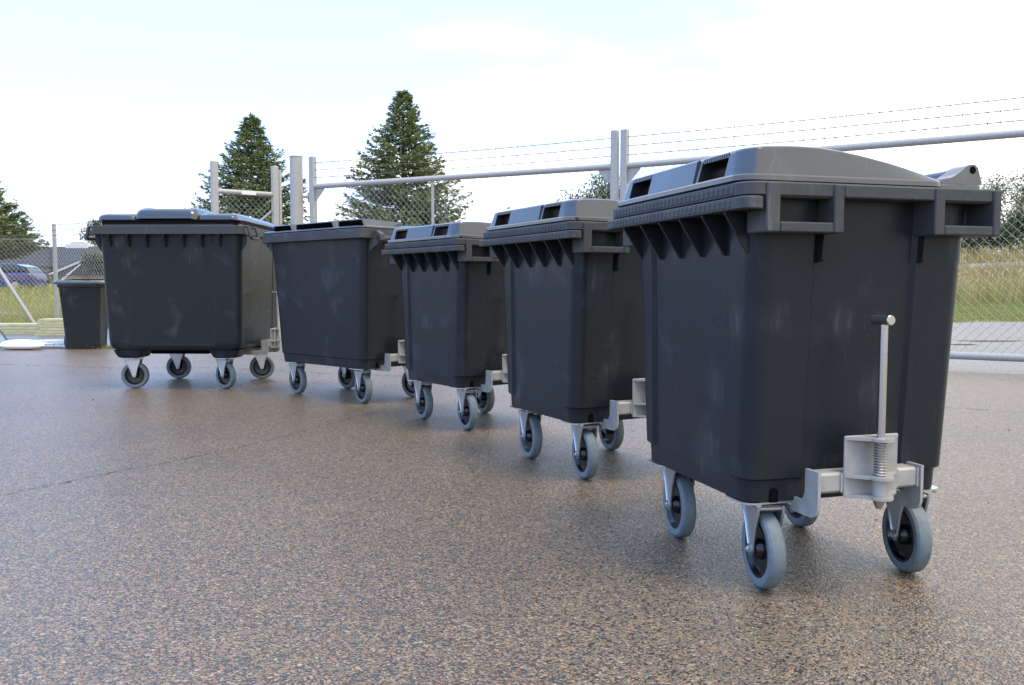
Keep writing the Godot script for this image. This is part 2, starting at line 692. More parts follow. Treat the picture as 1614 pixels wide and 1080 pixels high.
func make_caster_meshes():
	var up := Transform3D(Basis.IDENTITY, Vector3(0, 0.1, 0)) * ROUND_X
	var rings := []
	for p in [[0.0725, -0.0205], [0.084, -0.0235], [0.093, -0.0225], [0.0982, -0.0165], [0.1, -0.007], [0.1, 0.007], [0.0982, 0.0165], [0.093, 0.0225], [0.084, 0.0235], [0.0725, 0.0205], [0.0725, -0.0205]]:
		var ring := PackedVector3Array()
		for s in 48:
			ring.append(up * Vector3(cos(TAU * s / 48) * p[0], p[1] * 0.92, sin(TAU * s / 48) * p[0]))
		rings.append(ring)
	K.tyre = MB.new().loft(rings, false, false).done(30)
	K.hub = MB.new().lathe([[0.001, -0.026], [0.019, -0.026], [0.024, -0.02], [0.028, -0.006], [0.060, -0.008], [0.066, -0.0195], [0.0727, -0.0195], [0.0727, 0.0195], [0.066, 0.0195], [0.060, 0.008], [0.028, 0.006], [0.024, 0.02], [0.019, 0.026], [0.001, 0.026]], 40, up).done(30)
	var fork := MB.new()
	var leg := p2([[-0.066, 0.2225], [0.046, 0.2225], [0.044, 0.205], [0.028, 0.160], [0.0165, 0.110], [0.0145, 0.095], [0.009, 0.086], [0.0, 0.083], [-0.009, 0.086], [-0.0145, 0.095], [-0.0175, 0.110], [-0.036, 0.160], [-0.062, 0.205]])
	for s in [-1.0, 1.0]:
		fork.extrude(leg, s * 0.0295, s * 0.0330, SIDEWAYS)
		fork.tube(PackedVector3Array([Vector3(s * 0.0335, 0.221, 0.044), Vector3(s * 0.0335, 0.203, 0.0425), Vector3(s * 0.0335, 0.160, 0.0265), Vector3(s * 0.0335, 0.11, 0.0150)]), 0.0032, 6)
		fork.tube(PackedVector3Array([Vector3(s * 0.0335, 0.221, -0.064), Vector3(s * 0.0335, 0.203, -0.0605), Vector3(s * 0.0335, 0.160, -0.0345), Vector3(s * 0.0335, 0.11, -0.016)]), 0.0032, 6)
	fork.box(-0.0330, 0.0330, 0.208, 0.2223, -0.064, 0.044, 0.005)
	K.fork = fork.done()
	var head := MB.new()
	head.lathe([[0.034, 0.2226], [0.036, 0.226], [0.030, 0.2298]], 24, Transform3D(Basis.IDENTITY, Vector3(0, 0, -0.010)))
	K.swivel = head.done()
	var bolt := MB.new()
	for s in [1.0]:
		bolt.lathe([[0.0135, 0.0336 * s], [0.0135, 0.0356 * s]], 18, up)
		bolt.lathe([[0.0095, 0.0357 * s], [0.0095, 0.0425 * s], [0.0075, 0.0435 * s]], 6, up)
		bolt.lathe([[0.0055, 0.0436 * s], [0.0055, 0.049 * s]], 10, up)
	K.bolt = bolt.done(20)
	var plate := MB.new().loft([rr(-0.086, 0.066, -0.068, 0.052, 0.03, 0.2298, 4), rr(-0.086, 0.066, -0.068, 0.052, 0.03, 0.2345, 4)])
	for x in [-0.046, 0.046]:
		for z in [-0.060, 0.044]:
			plate.lathe([[0.008, 0.2235], [0.008, 0.2297]], 6, Transform3D(Basis.IDENTITY, Vector3(x, 0, z)))
	K.plate = plate.done(20)


func caster(parent: Node, x: float, z: float, swivel: float, lift := 0.0):
	var c := joint("caster", parent, Transform3D(Basis(Vector3.UP, swivel), Vector3(x, lift, z)))
	part("tyre", K.tyre, M.tyre, c)
	part("rim", K.hub, M.hub, c)
	part("fork", K.fork, M.zinc, c)
	part("swivel_head", K.swivel, M.zinc, c)
	for s in [0.0, PI]:
		part("axle_bolt", K.bolt, M.zinc, c, Transform3D(Basis(Vector3.UP, s), Vector3.ZERO))
	part("mounting_plate", K.plate, M.zinc, c, Transform3D(Basis(Vector3.UP, -swivel), Vector3(0, 0, -0.010) - Basis(Vector3.UP, -swivel) * Vector3(0, 0, -0.010)))


func make_hitch_meshes():
	K.crossbar = MB.new().box(-0.1448, 0.1448, 0.297, 0.347, 0.322, 0.3755, 0.006).done(20)
	var arm := p2([[0.386, 0.353], [0.334, 0.353], [0.334, 0.295], [0.327, 0.279], [0.312, 0.272], [0.09, 0.272], [0.09, 0.240], [0.335, 0.236], [0.362, 0.237], [0.380, 0.246], [0.386, 0.262]])
	K.arm = MB.new().extrude(arm, -0.004, 0.004, SIDEWAYS).done(30)
	K.back_plate = MB.new().box(-0.077, 0.077, 0.2875, 0.437, 0.3758, 0.3825, 0.002).done(20)
	var g := []
	for k in 13:
		var a := PI * k / 12.0
		g.append([0.030 * cos(a), 0.418 + 0.028 * sin(a)])
	g.append([-0.076, 0.3827])
	g.append([0.076, 0.3827])
	K.guide = MB.new().extrude(p2(g), -0.0035, 0.0035, LYING).done(30)
	K.pin = MB.new().lathe([[0.001, 0.262], [0.007, 0.262], [0.0165, 0.284], [0.0165, 0.2862], [0.0098, 0.2864], [0.0098, 0.7075]], 20, Transform3D(Basis.IDENTITY, Vector3(0, 0, 0.413))).done(30)
	K.bushing = MB.new().lathe([[0.017, 0.2940], [0.0172, 0.295], [0.0172, 0.333], [0.017, 0.334]], 20, Transform3D(Basis.IDENTITY, Vector3(0, 0, 0.413))).done(30)
	var path := PackedVector3Array()
	for k in 12 * 12 + 1:
		var a := TAU * k / 12.0
		path.append(Vector3(cos(a) * 0.0135, lerpf(0.3435, 0.4265, k / 144.0), 0.413 + sin(a) * 0.0135))
	K.spring = MB.new().tube(path, 0.0022, 6).done(60)
	K.handle = MB.new().lathe([[0.0001, 0.374], [0.0105, 0.374], [0.0122, 0.376], [0.0122, 0.436], [0.0105, 0.438], [0.0001, 0.438]], 20, Transform3D(Vector3(1, 0, 0), Vector3(0, 0, 1), Vector3(0, 1, 0), Vector3(0, 0.7185, 0))).done(30)
	var pw := PackedVector3Array()
	for k in 12:
		pw.append(Vector3(0, 0.299 + 0.046 * k / 11.0, 0.3765 + 0.0008 * (k % 2)))
	K.weld = MB.new().tube(pw, 0.0036, 6).done(60)


func hitch(parent: Node, at: Vector3):
	var h := joint("tow_coupling", parent, Transform3D(Basis.IDENTITY, at))
	part("crossbar", K.crossbar, M.hitch_paint, h)
	for s in [-1.0, 1.0]:
		part("bracket", K.arm, M.hitch_paint, h, Transform3D(Basis.IDENTITY, Vector3(s * 0.149, 0, 0)))
	part("back_plate", K.back_plate, M.hitch_paint, h)
	for y in [0.4318, 0.3385, 0.2902]:
		part("guide_plate", K.guide, M.hitch_paint, h, Transform3D(Basis.IDENTITY, Vector3(0, y, 0)))
	part("bushing", K.bushing, M.hitch_paint, h)
	for x in [-0.1425, -0.0805, 0.0805, 0.1425]:
		part("weld_bead", K.weld, M.hitch_paint, h, Transform3D(Basis.IDENTITY, Vector3(x, 0, 0)))
	part("pin", K.pin, M.bright_steel, h)
	part("spring", K.spring, M.spring_steel, h)
	part("pin_handle", K.handle, M.bright_steel, h)


# ---------------------------------------------------------------- containers
const LID_A := [[-0.37, 1.101], [-0.335, 1.1085], [-0.28, 1.1135], [-0.21, 1.1165], [-0.15, 1.1155], [-0.10, 1.1105], [-0.045, 1.1015], [0.01, 1.0905], [0.056, 1.080], [0.10, 1.068], [0.133, 1.058], [0.165, 1.047], [0.19, 1.039], [0.24, 1.036]]


func ribbed_container(at: Vector3, yaw: float, label: String) -> Node3D:
	var t := thing("waste_container", label, "waste container", at, yaw, "wheeled waste containers lined up on the asphalt")
	var body_m := own(M.body_plastic, at.z)
	var rim_m := own(M.rim_plastic, at.z)
	var lid_m := own(M.lid_plastic, at.z)
	if not K.has("a_body"):
		# tub
		var rings := []
		for q in [[0.2348, 0.286, 0.284], [0.238, 0.291, 0.289], [0.288, 0.293, 0.292], [0.292, 0.294, 0.293], [0.298, 0.3015, 0.3015], [0.45, 0.3040, 0.311], [0.70, 0.3080, 0.327], [0.835, 0.3105, 0.3355]]:
			var e := 0.010 if q[0] > 0.295 else 0.0015
			rings.append(wall_section(q[1], q[2], 0.05, q[0], 0.150, 0.225, e))
		for q in [[0.837, 0.3110, 0.3362], [0.975, 0.314, 0.345], [1.010, 0.314, 0.345]]:
			rings.append(wall_section(q[1], q[2], 0.05, q[0], 0.150, 0.225, 0.010))
		K.a_body = MB.new().loft(rings, true, false).done(24)
		var slot := MB.new()
		var arch := []
		for k in 9:
			arch.append([0.0105 * cos(PI * k / 8.0), 0.026 + 0.0105 * sin(PI * k / 8.0)])
		arch.append([-0.0105, 0.0])
		arch.append([0.0105, 0.0])
		K.a_slot = slot.extrude(p2(arch), 0.0, 0.0085).done(30)
		# rim: upper band all round, deeper lip over the front
		var b := MB.new()
		var rim := []
		for q in [[0.981, 0.326, 0.356], [0.980, 0.372, 0.3965], [0.983, 0.3765, 0.400], [1.009, 0.3765, 0.400], [1.0125, 0.373, 0.3965], [1.0125, 0.318, 0.347], [0.98, 0.318, 0.347]]:
			rim.append(rr(-q[1], q[1] - 0.02, -q[2], q[2], 0.045, q[0], 6))
		b.loft(rim, false, false)
		var lip := []
		for q in [[0.952, 0.345, 0.348, 0.0], [0.9485, 0.381, 0.4085, 0.0], [0.951, 0.3855, 0.412, 0.0], [0.9745, 0.3855, 0.412, 0.0], [0.9775, 0.382, 0.4085, 0.0], [0.978, 0.345, 0.348, 0.0]]:
			lip.append(rr(-q[1], -0.3265, -q[2], q[2], minf(0.05, (q[1] - 0.3265) / 2.2), q[0], 6))
		b.loft(lip, true, true)
		K.a_rim = b.done(30)
		var fl := MB.new()
		for k in 30:
			var z := -0.34 + 0.68 * k / 29.0
			fl.box(-0.3785, -0.3745, 0.986, 1.006, z - 0.0085, z + 0.0085, 0.0018)
			fl.box(-0.3873, -0.3835, 0.9535, 0.972, z - 0.0085, z + 0.0085, 0.0016)
		K.a_flute = fl.done(20)
		var rib := MB.new()
		K.a_rib = rib.extrude(p2([[-0.372, 0.955], [-0.300, 0.955], [-0.300, 0.850], [-0.309, 0.850], [-0.372, 0.944]]), -0.004, 0.004).done(20)
		# lifting pockets on the short sides
		for w in [[-0.325, -0.118, -0.289, -0.145], [0.14, 0.34, 0.170, 0.317]]:
			var k := MB.new()
			k.box(w[0], w[2], 0.897, 1.0105, 0.320, 0.4065, 0.003)
			k.box(w[3], w[1], 0.897, 1.0105, 0.320, 0.4065, 0.003)
			k.box(w[2] + 0.0005, w[3] - 0.0005, 0.8975, 0.921, 0.320, 0.406, 0.003)
			k.box(w[2] + 0.0005, w[3] - 0.0005, 0.9775, 1.010, 0.352, 0.3955, 0.003)
			if w[0] > 0:
				k.box(0.165, 0.3395, 0.8985, 1.009, 0.3065, 0.3198)
			K["a_pocket%d" % (0 if w[0] < 0 else 1)] = k.done(20)
			var band := MB.new()
			K.a_band = band.box(-0.1175, 0.1395, 0.9795, 1.0105, 0.385, 0.4045, 0.003).done(20)
			K.a_fin = MB.new().extrude(p2([[0.325, 0.898], [0.358, 0.898], [0.352, 0.838], [0.346, 0.832], [0.322, 0.83]]), -0.004, 0.004, SIDEWAYS).done(20)
		# lid
		var lid := MB.new()
		var flange := []
		for q in [[1.0155, 0.345, 0.352, 0.18], [1.0145, 0.370, 0.374, 0.205], [1.018, 0.3745, 0.378, 0.209], [1.0285, 0.3745, 0.378, 0.209], [1.0325, 0.371, 0.3745, 0.206], [1.0330, 0.340, 0.345, 0.185]]:
			flange.append(rr(-q[1], q[3], -q[2], q[2], 0.05, q[0], 6))
		lid.loft(flange, true, false)
		var shell := []
		for q in [[0.0, 0.0, true], [0.42, 0.007, true], [0.86, 0.015, true], [0.861, 0.015, false], [0.93, 0.017, false], [0.975, 0.023, false], [0.997, 0.035, false], [1.0, 0.05, false]]:
			shell.append(lid_a_ring(q[0], q[1], q[2], 1.0))
		for s in [0.82, 0.66, 0.5, 0.34, 0.18, 0.05]:
			shell.append(lid_a_ring(1.0, 0.05, false, s))
		lid.loft(shell, false, true)
		lid.box(0.186, 0.3265, 1.0148, 1.030, -0.352, 0.352, 0.004)
		K.a_lid = lid.done(34)
		var panel := MB.new()
		K.a_panel = panel.extrude(p2([[-0.3655, 1.0345], [-0.3525, 1.0915], [-0.345, 1.0955], [-0.33, 1.085], [-0.34, 1.0345]]), -0.128, 0.128).done(20)
		var teeth := MB.new()
		for s in [-0.2125, 0.2125]:
			for k in 12:
				var z: float = s - 0.058 + 0.116 * k / 11.0
				teeth.box(-0.348, -0.334, 1.0815, 1.0925, z - 0.003, z + 0.003)
		K.a_teeth = teeth.done(20)
		K.a_knuckle = MB.new().extrude(p2([[0.187, 1.0302], [0.187, 1.039], [0.215, 1.040], [0.240, 1.045], [0.262, 1.058], [0.282, 1.073], [0.296, 1.080], [0.309, 1.080], [0.319, 1.073], [0.326, 1.055], [0.334, 1.0302]]), -0.030, 0.030).done(30)
		K.a_hinge = MB.new().lathe([[0.019, -0.285], [0.019, 0.285]], 20, Transform3D(Vector3(1, 0, 0), Vector3(0, 0, 1), Vector3(0, 1, 0), Vector3(0.285, 1.053, 0))).done(30)
		K.a_hole = MB.new().lathe([[0.0095, -0.0308], [0.0095, 0.0308]], 18, Transform3D(Vector3(1, 0, 0), Vector3(0, 0, 1), Vector3(0, 1, 0), Vector3(0.303, 1.066, 0))).done(30)
	part("tub", K.a_body, body_m, t)
	var rp := part("rim", K.a_rim, rim_m, t)
	part("rim_fluting", K.a_flute, rim_m, rp).set_meta("kind", "stuff")
	for s in [1.0, -1.0]:
		var flip := Transform3D(Basis(Vector3(1, 0, 0), Vector3(0, 1, 0), Vector3(0, 0, s)), Vector3.ZERO)
		for k in 2:
			part("lifting_pocket", K["a_pocket%d" % k], rim_m, t, flip)
		part("side_band", K.a_band, rim_m, t, flip)
		for x in [-0.134, 0.158]:
			part("fin", K.a_fin, body_m, t, flip * Transform3D(Basis.IDENTITY, Vector3(x, 0, 0)))
		part("drain_slot", K.a_slot, M.black_gap, t, flip * Transform3D(Basis.IDENTITY, Vector3(-0.218, 0.2365, 0.2872)))
	for z in [-0.29, -0.17, -0.05, 0.07, 0.19, 0.30]:
		part("rib", K.a_rib, body_m, t, Transform3D(Basis.IDENTITY, Vector3(0, 0, z)))
	var lid := part("lid", K.a_lid, lid_m, t)
	part("grip_panel", K.a_panel, lid_m, lid)
	part("grip_teeth", K.a_teeth, lid_m, lid).set_meta("kind", "stuff")
	part("hinge_bar", K.a_hinge, lid_m, lid)
	for s in [-1.0, 1.0]:
		part("hinge_knuckle", K.a_knuckle, lid_m, lid, Transform3D(Basis.IDENTITY, Vector3(0, 0, s * 0.318)))
		part("hinge_hole", K.a_hole, M.black_gap, lid, Transform3D(Basis.IDENTITY, Vector3(0, 0, s * 0.318)))
	for c in [[-0.205, 0.231, -0.17], [-0.205, -0.231, -0.14], [0.238, 0.231, -0.22], [0.225, -0.231, -0.12]]:
		caster(t, c[0], c[1], c[2])
	hitch(t, Vector3(-0.005, -0.026, 0))
	return t


func lid_a_ring(f: float, inset: float, notched: bool, s: float) -> PackedVector3Array:
	# one ring of the ribbed container's lid: f = height from its foot to the crown, s = shrink towards the middle
	var out := PackedVector3Array()
	var x0 := -0.362 + inset
	var x1 := 0.196
	var hz := 0.366 - inset
	var r := 0.052
	var pts := []
	for k in 3:
		pts.append([x1, hz - 0.001 if k == 0 else hz])
	for k in 17:
		pts.append([lerpf(x1, x0 + r, (k + 1) / 17.0), hz])
	for k in 7:
		var a := PI / 2 + PI / 2 * (k + 1) / 8.0
		pts.append([x0 + r + r * cos(a), hz - r + r * sin(a)])
	pts.append([x0, hz - r])
	for z in [0.278, 0.276, 0.149, 0.147, 0.05, -0.05, -0.147, -0.149, -0.276, -0.278]:
		var deep: bool = notched and absf(z) < 0.2775 and absf(z) > 0.148
		pts.append([-0.300 if deep else x0, z])
	pts.append([x0, -hz + r])
	for k in 7:
		var a := PI + PI / 2 * (k + 1) / 8.0
		pts.append([x0 + r + r * cos(a), -hz + r + r * sin(a)])
	for k in 17:
		pts.append([lerpf(x0 + r, x1, k / 17.0), -hz])
	pts.append([x1, -hz])
	for q in pts:
		var x: float = -0.08 + (q[0] + 0.08) * s
		var top := interp(LID_A, x)
		out.append(Vector3(x, lerpf(1.0326, 1.0326 + (top - 1.0326) * 0.88, f), q[1] * s))
	return out


func smooth_container(at: Vector3, yaw: float, label: String):
	var t := thing("waste_container", label, "waste container", at, yaw, "wheeled waste containers lined up on the asphalt")
	var body_m := own(M.body_plastic, at.z)
	var rim_m := own(M.rim_plastic, at.z)
	var lid_m := own(M.lid_plastic, at.z)
	var rings := []
	for q in [[0.2348, 0.288, 0.452], [0.239, 0.295, 0.459], [0.292, 0.298, 0.463], [0.300, 0.3045, 0.470], [0.55, 0.312, 0.488], [0.93, 0.326, 0.517]]:
		rings.append(wall_section(q[1], q[2], 0.045, q[0], 0.18, 0.40, 0.0))
	for q in [[0.932, 0.3268, 0.5178], [1.07, 0.334, 0.53], [1.12, 0.334, 0.53]]:
		rings.append(wall_section(q[1], q[2], 0.045, q[0], 0.18, 0.40, 0.0))
	part("tub", MB.new().loft(rings, true, false).done(24), body_m, t)
	var b := MB.new()
	var rim := []
	for q in [[1.074, 0.337, 0.533], [1.070, 0.380, 0.563], [1.074, 0.386, 0.568], [1.128, 0.386, 0.568], [1.132, 0.382, 0.564], [1.132, 0.325, 0.51], [1.08, 0.325, 0.51]]:
		rim.append(rr(-q[1], q[1], -q[2], q[2], 0.04, q[0], 6))
	b.loft(rim, false, false)
	part("rim", b.done(30), rim_m, t)
	# flat lid with a crown towards the hinge
	var prof := [[-0.39, 1.149], [-0.25, 1.156], [-0.14, 1.166], [0.0, 1.186], [0.14, 1.190], [0.26, 1.178], [0.37, 1.152]]
	var lid := MB.new()
	var shell := []
	for q in [[1.1345, 0.36, 0.54, 0.0, 1.0], [1.1340, 0.380, 0.562, 0.0, 1.0], [1.138, 0.384, 0.566, 0.0, 1.0], [1.145, 0.382, 0.564, 0.2, 1.0], [1.149, 0.372, 0.553, 0.6, 1.0], [1.149, 0.36, 0.54, 0.85, 1.0], [1.149, 0.335, 0.515, 1.0, 1.0], [1.149, 0.335, 0.515, 1.0, 0.85], [1.149, 0.335, 0.515, 1.0, 0.65], [1.149, 0.335, 0.515, 1.0, 0.45], [1.149, 0.335, 0.515, 1.0, 0.2], [1.149, 0.335, 0.515, 1.0, 0.03]]:
		var ring := rr(-q[1] * q[4], q[1] * q[4], -q[2] * q[4], q[2] * q[4], 0.05 * q[4], q[0], 6)
		for i in ring.size():
			ring[i].y = lerpf(q[0], interp(prof, ring[i].x), q[3])
		shell.append(ring)
	lid.loft(shell, true, true)
	var lp := part("lid", lid.done(32), lid_m, t)
	for w in [[-0.50, -0.29], [-0.225, 0.185], [0.25, 0.50]]:
		var hood := MB.new()
		var r0 := []
		for q in [[-0.285, 1.1545, 0.0], [-0.318, 1.190, 0.004], [-0.312, 1.196, 0.012], [-0.29, 1.199, 0.02], [-0.14, 1.196, 0.03], [0.02, 1.1885, 0.04]]:
			r0.append(PackedVector3Array([Vector3(q[0], q[1], w[0] + q[2]), Vector3(q[0], q[1], w[1] - q[2]), Vector3(minf(q[0] + 0.005, 0.02), 1.1535 if q[0] < 0 else 1.184, w[1] + 0.006), Vector3(minf(q[0] + 0.005, 0.02), 1.1535 if q[0] < 0 else 1.184, w[0] - 0.006)]))
		hood.loft(r0, true, true)
		part("grip_hood", hood.done(30), lid_m, lp)
		part("grip_recess", MB.new().extrude(p2([[-0.2935, 1.160], [-0.3195, 1.1885], [-0.3170, 1.1890], [-0.2875, 1.160]]), w[0] + 0.012, w[1] - 0.012).done(20), M.black_gap, lp)
	part("hinge_bar", MB.new().lathe([[0.016, -0.5], [0.016, 0.5]], 16, Transform3D(Vector3(1, 0, 0), Vector3(0, 0, 1), Vector3(0, 1, 0), Vector3(0.405, 1.145, 0))).done(30), lid_m, lp)
	for s in [1.0, -1.0]:
		# trunnion: two wedge brackets and a bar
		var k := MB.new()
		for x in [-0.272, 0.03]:
			k.extrude(p2([[0.50, 1.12], [0.600, 1.118], [0.640, 1.095], [0.640, 1.06], [0.600, 1.03], [0.52, 0.985]]), x - 0.018, x + 0.018, Transform3D(Vector3(0, 0, s), Vector3(0, 1, 0), Vector3(1, 0, 0), Vector3.ZERO))
		k.tube(PackedVector3Array([Vector3(-0.29, 1.068, s * 0.618), Vector3(0.05, 1.068, s * 0.618)]), 0.021, 12)
		part("lifting_handle", k.done(30), rim_m, t)
		part("fin", MB.new().box(0.05, 0.062, 0.86, 1.07, s * 0.505, s * 0.55, 0.002).done(20), body_m, t)
		part("drain_slot", K.a_slot, M.black_gap, t, Transform3D(Basis(Vector3(1, 0, 0), Vector3(0, 1, 0), Vector3(0, 0, s)), Vector3(-0.18, 0.240, s * 0.455)))
	for c in [[-0.215, 0.36, -0.22], [-0.215, -0.385, -0.1], [0.215, 0.37, 0.1], [0.215, -0.37, 0.0]]:
		caster(t, c[0], c[1], c[2])
	hitch(t, Vector3(0, -0.02, 0.172))


func large_container(at: Vector3, yaw: float, label: String):
	var t := thing("waste_container", label, "waste container", at, yaw, "wheeled waste containers lined up on the asphalt")
	var body_m := own(M.body_plastic, at.z)
	var rim_m := own(M.rim_plastic, at.z)
	var lid_m := own(M.lid_plastic, at.z)
	var rings := []
	for q in [[0.292, 0.41, 0.44], [0.296, 0.435, 0.466], [0.308, 0.452, 0.482], [0.33, 0.462, 0.493], [0.36, 0.467, 0.498], [0.60, 0.475, 0.508], [1.0, 0.489, 0.520], [1.15, 0.496, 0.530], [1.19, 0.496, 0.530]]:
		rings.append(wall_section(q[1], q[2], 0.055, q[0], 0.30, 0.325, 0.005 if q[0] > 0.34 else 0.0))
	part("tub", MB.new().loft(rings, true, false).done(24), body_m, t)
	for z in [-0.36, 0.36]:
		for x in [-0.335, 0.335]:
			var q := []
			for l in [[0.2365, 0.075, 0.08], [0.245, 0.085, 0.09], [0.2955, 0.10, 0.115]]:
				q.append(rr(x - l[1], x + l[1], z - l[2], z + l[2], 0.02, l[0], 3))
			part("foot", MB.new().loft(q, true, true).done(24), body_m, t)
	part("underframe", MB.new().box(-0.36, 0.36, 0.262, 0.2915, -0.22, 0.22, 0.006).done(20), M.black_gap, t)
	var b := MB.new()
	var rim := []
	for q in [[1.147, 0.50, 0.534], [1.143, 0.540, 0.558], [1.147, 0.546, 0.563], [1.203, 0.546, 0.563], [1.207, 0.542, 0.559], [1.207, 0.49, 0.51], [1.15, 0.49, 0.51]]:
		rim.append(rr(-q[1], q[1] - 0.02, -q[2], q[2], 0.05, q[0], 6))
	b.loft(rim, false, false)
	part("rim", b.done(30), rim_m, t)
	var rib := MB.new().extrude(p2([[-0.538, 1.146], [-0.490, 1.146], [-0.490, 1.055], [-0.4975, 1.055], [-0.538, 1.13]]), -0.006, 0.006).done(20)
	for k in 7:
		part("rib", rib, body_m, t, Transform3D(Basis.IDENTITY, Vector3(0, 0, -0.43 + 0.135 * k)))
	# lid: skirt set back, overhanging domed shell, raised middle hood
	var lid := MB.new()
	var sk := []
	for q in [[1.2075, 0.50, 0.52], [1.246, 0.49, 0.512]]:
		sk.append(rr(-q[1], q[1], -q[2], q[2], 0.05, q[0], 6))
	lid.loft(sk, true, true)
	var prof := [[-0.55, 1.258], [-0.46, 1.272], [-0.36, 1.283], [-0.15, 1.303], [0.05, 1.309], [0.25, 1.300], [0.42, 1.275], [0.56, 1.240]]
	var shell := []
	for q in [[0.505, 0.52, 0.0, 1.0], [0.535, 0.548, 0.0, 1.0], [0.542, 0.555, 0.25, 1.0], [0.538, 0.551, 0.6, 1.0], [0.525, 0.538, 0.88, 1.0], [0.50, 0.51, 1.0, 1.0], [0.50, 0.51, 1.0, 0.84], [0.50, 0.51, 1.0, 0.66], [0.50, 0.51, 1.0, 0.45], [0.50, 0.51, 1.0, 0.25], [0.50, 0.51, 1.0, 0.05]]:
		var ring := rr(-q[0] * q[3], q[0] * q[3], -q[1] * q[3], q[1] * q[3], 0.06 * q[3], 0, 6)
		for i in ring.size():
			var side := 1.0 - 0.022 * pow(absf(ring[i].z) / 0.55, 3.0)
			ring[i].y = lerpf(1.2465 - 0.020 * smoothstep(0.2, 0.55, ring[i].x), interp(prof, ring[i].x) * side, q[2])
		shell.append(ring)
	lid.loft(shell, true, true)
	var lp := part("lid", lid.done(32), lid_m, t)
	var hood := MB.new()
	var hr := []
	for q in [[0.0, 0.0], [0.45, 0.003], [0.8, 0.014], [0.95, 0.03], [1.0, 0.055]]:
		var ring := rr(-0.555 + q[1], 0.28 - q[1] * 2.0, -0.232 + q[1], 0.232 - q[1], 0.05, 0, 6)
		for i in ring.size():
			var x := ring[i].x
			var z := ring[i].z
			var arch := 0.020 * (1.0 - pow(absf(z) / 0.232, 2.0)) * smoothstep(-0.30, -0.54, x)
			ring[i].y = lerpf(1.249 + arch, interp([[-0.56, 1.315], [-0.45, 1.345], [-0.25, 1.358], [0.0, 1.350], [0.2, 1.324], [0.3, 1.300]], x), q[0])
		hr.append(ring)
	hood.loft(hr, true, true)
	part("grip_hood", hood.done(32), lid_m, lp)
	for s in [1.0, -1.0]:
		var sh := MB.new()
		var sr := []
		for q in [[0.0, 0.0], [0.5, 0.004], [0.85, 0.016], [1.0, 0.045]]:
			var ring := rr(-0.535 + q[1], 0.46 - q[1] * 2.0, minf(s * 0.218, s * 0.515) + q[1], maxf(s * 0.218, s * 0.515) - q[1], 0.045, 0, 5)
			for i in ring.size():
				ring[i].y = lerpf(1.250, interp([[-0.54, 1.287], [-0.4, 1.310], [-0.15, 1.328], [0.1, 1.325], [0.3, 1.302], [0.46, 1.266]], ring[i].x), q[0])
			sr.append(ring)
		sh.loft(sr, true, true)
		part("lid_shoulder", sh.done(32), lid_m, lp)
		var k := MB.new()
		k.tube(PackedVector3Array([Vector3(-0.50, 1.20, s * 0.555), Vector3(-0.50, 1.20, s * 0.585), Vector3(-0.50, 1.13, s * 0.604), Vector3(-0.485, 1.118, s * 0.606), Vector3(-0.345, 1.118, s * 0.606), Vector3(-0.33, 1.13, s * 0.604), Vector3(-0.33, 1.20, s * 0.585), Vector3(-0.33, 1.20, s * 0.555)]), 0.012, 8)
		part("lifting_handle", k.done(40), rim_m, t)
		part("corner_fin", MB.new().extrude(p2([[0.53, 1.145], [0.562, 1.145], [0.562, 1.09], [0.525, 1.03]]), -0.46, -0.448, Transform3D(Vector3(0, 0, s), Vector3(0, 1, 0), Vector3(1, 0, 0), Vector3.ZERO)).done(20), body_m, t)
	part("hinge_bar", MB.new().lathe([[0.02, -0.48], [0.02, 0.48]], 16, Transform3D(Vector3(1, 0, 0), Vector3(0, 0, 1), Vector3(0, 1, 0), Vector3(0.555, 1.235, 0))).done(30), lid_m, lp)
	for c in [[-0.336, -0.353, 0.15], [-0.336, 0.340, -0.55], [0.325, -0.30, 0.1], [0.325, 0.40, 0.25]]:
		caster(t, c[0], c[1], c[2], 0.0)
	hitch(t, Vector3(0.02, 0, 0.215))


func own(m: StandardMaterial3D, sd: float) -> StandardMaterial3D:
	# the same plastic with its scuffs in other places
	var o := m.duplicate() as StandardMaterial3D
	o.uv1_offset = Vector3(sd, sd * 0.37 + 0.2, sd * 0.71)
	return o


func make_bins():
	make_caster_meshes()
	make_hitch_meshes()
	ribbed_container(Vector3(0.778, 0, -2.441), 0.283, "nearest and largest-looking charcoal waste container, at the right end of the row, tow pin upright")
	ribbed_container(Vector3(0.372, 0, -3.70), 0.471, "charcoal ribbed waste container directly behind the nearest one, second in the row from the right")
	ribbed_container(Vector3(-0.211, 0, -4.877), 0.637, "middle charcoal ribbed waste container, third of the five in the row")
	smooth_container(Vector3(-1.104, 0, -6.009), 0.841, "charcoal waste container with smooth ribless front and flat lid, second from left")
	large_container(Vector3(-2.485, 0, -6.77), 1.54, "widest charcoal waste container with domed lid, at the far left end of the row")
	two_wheel_bin()


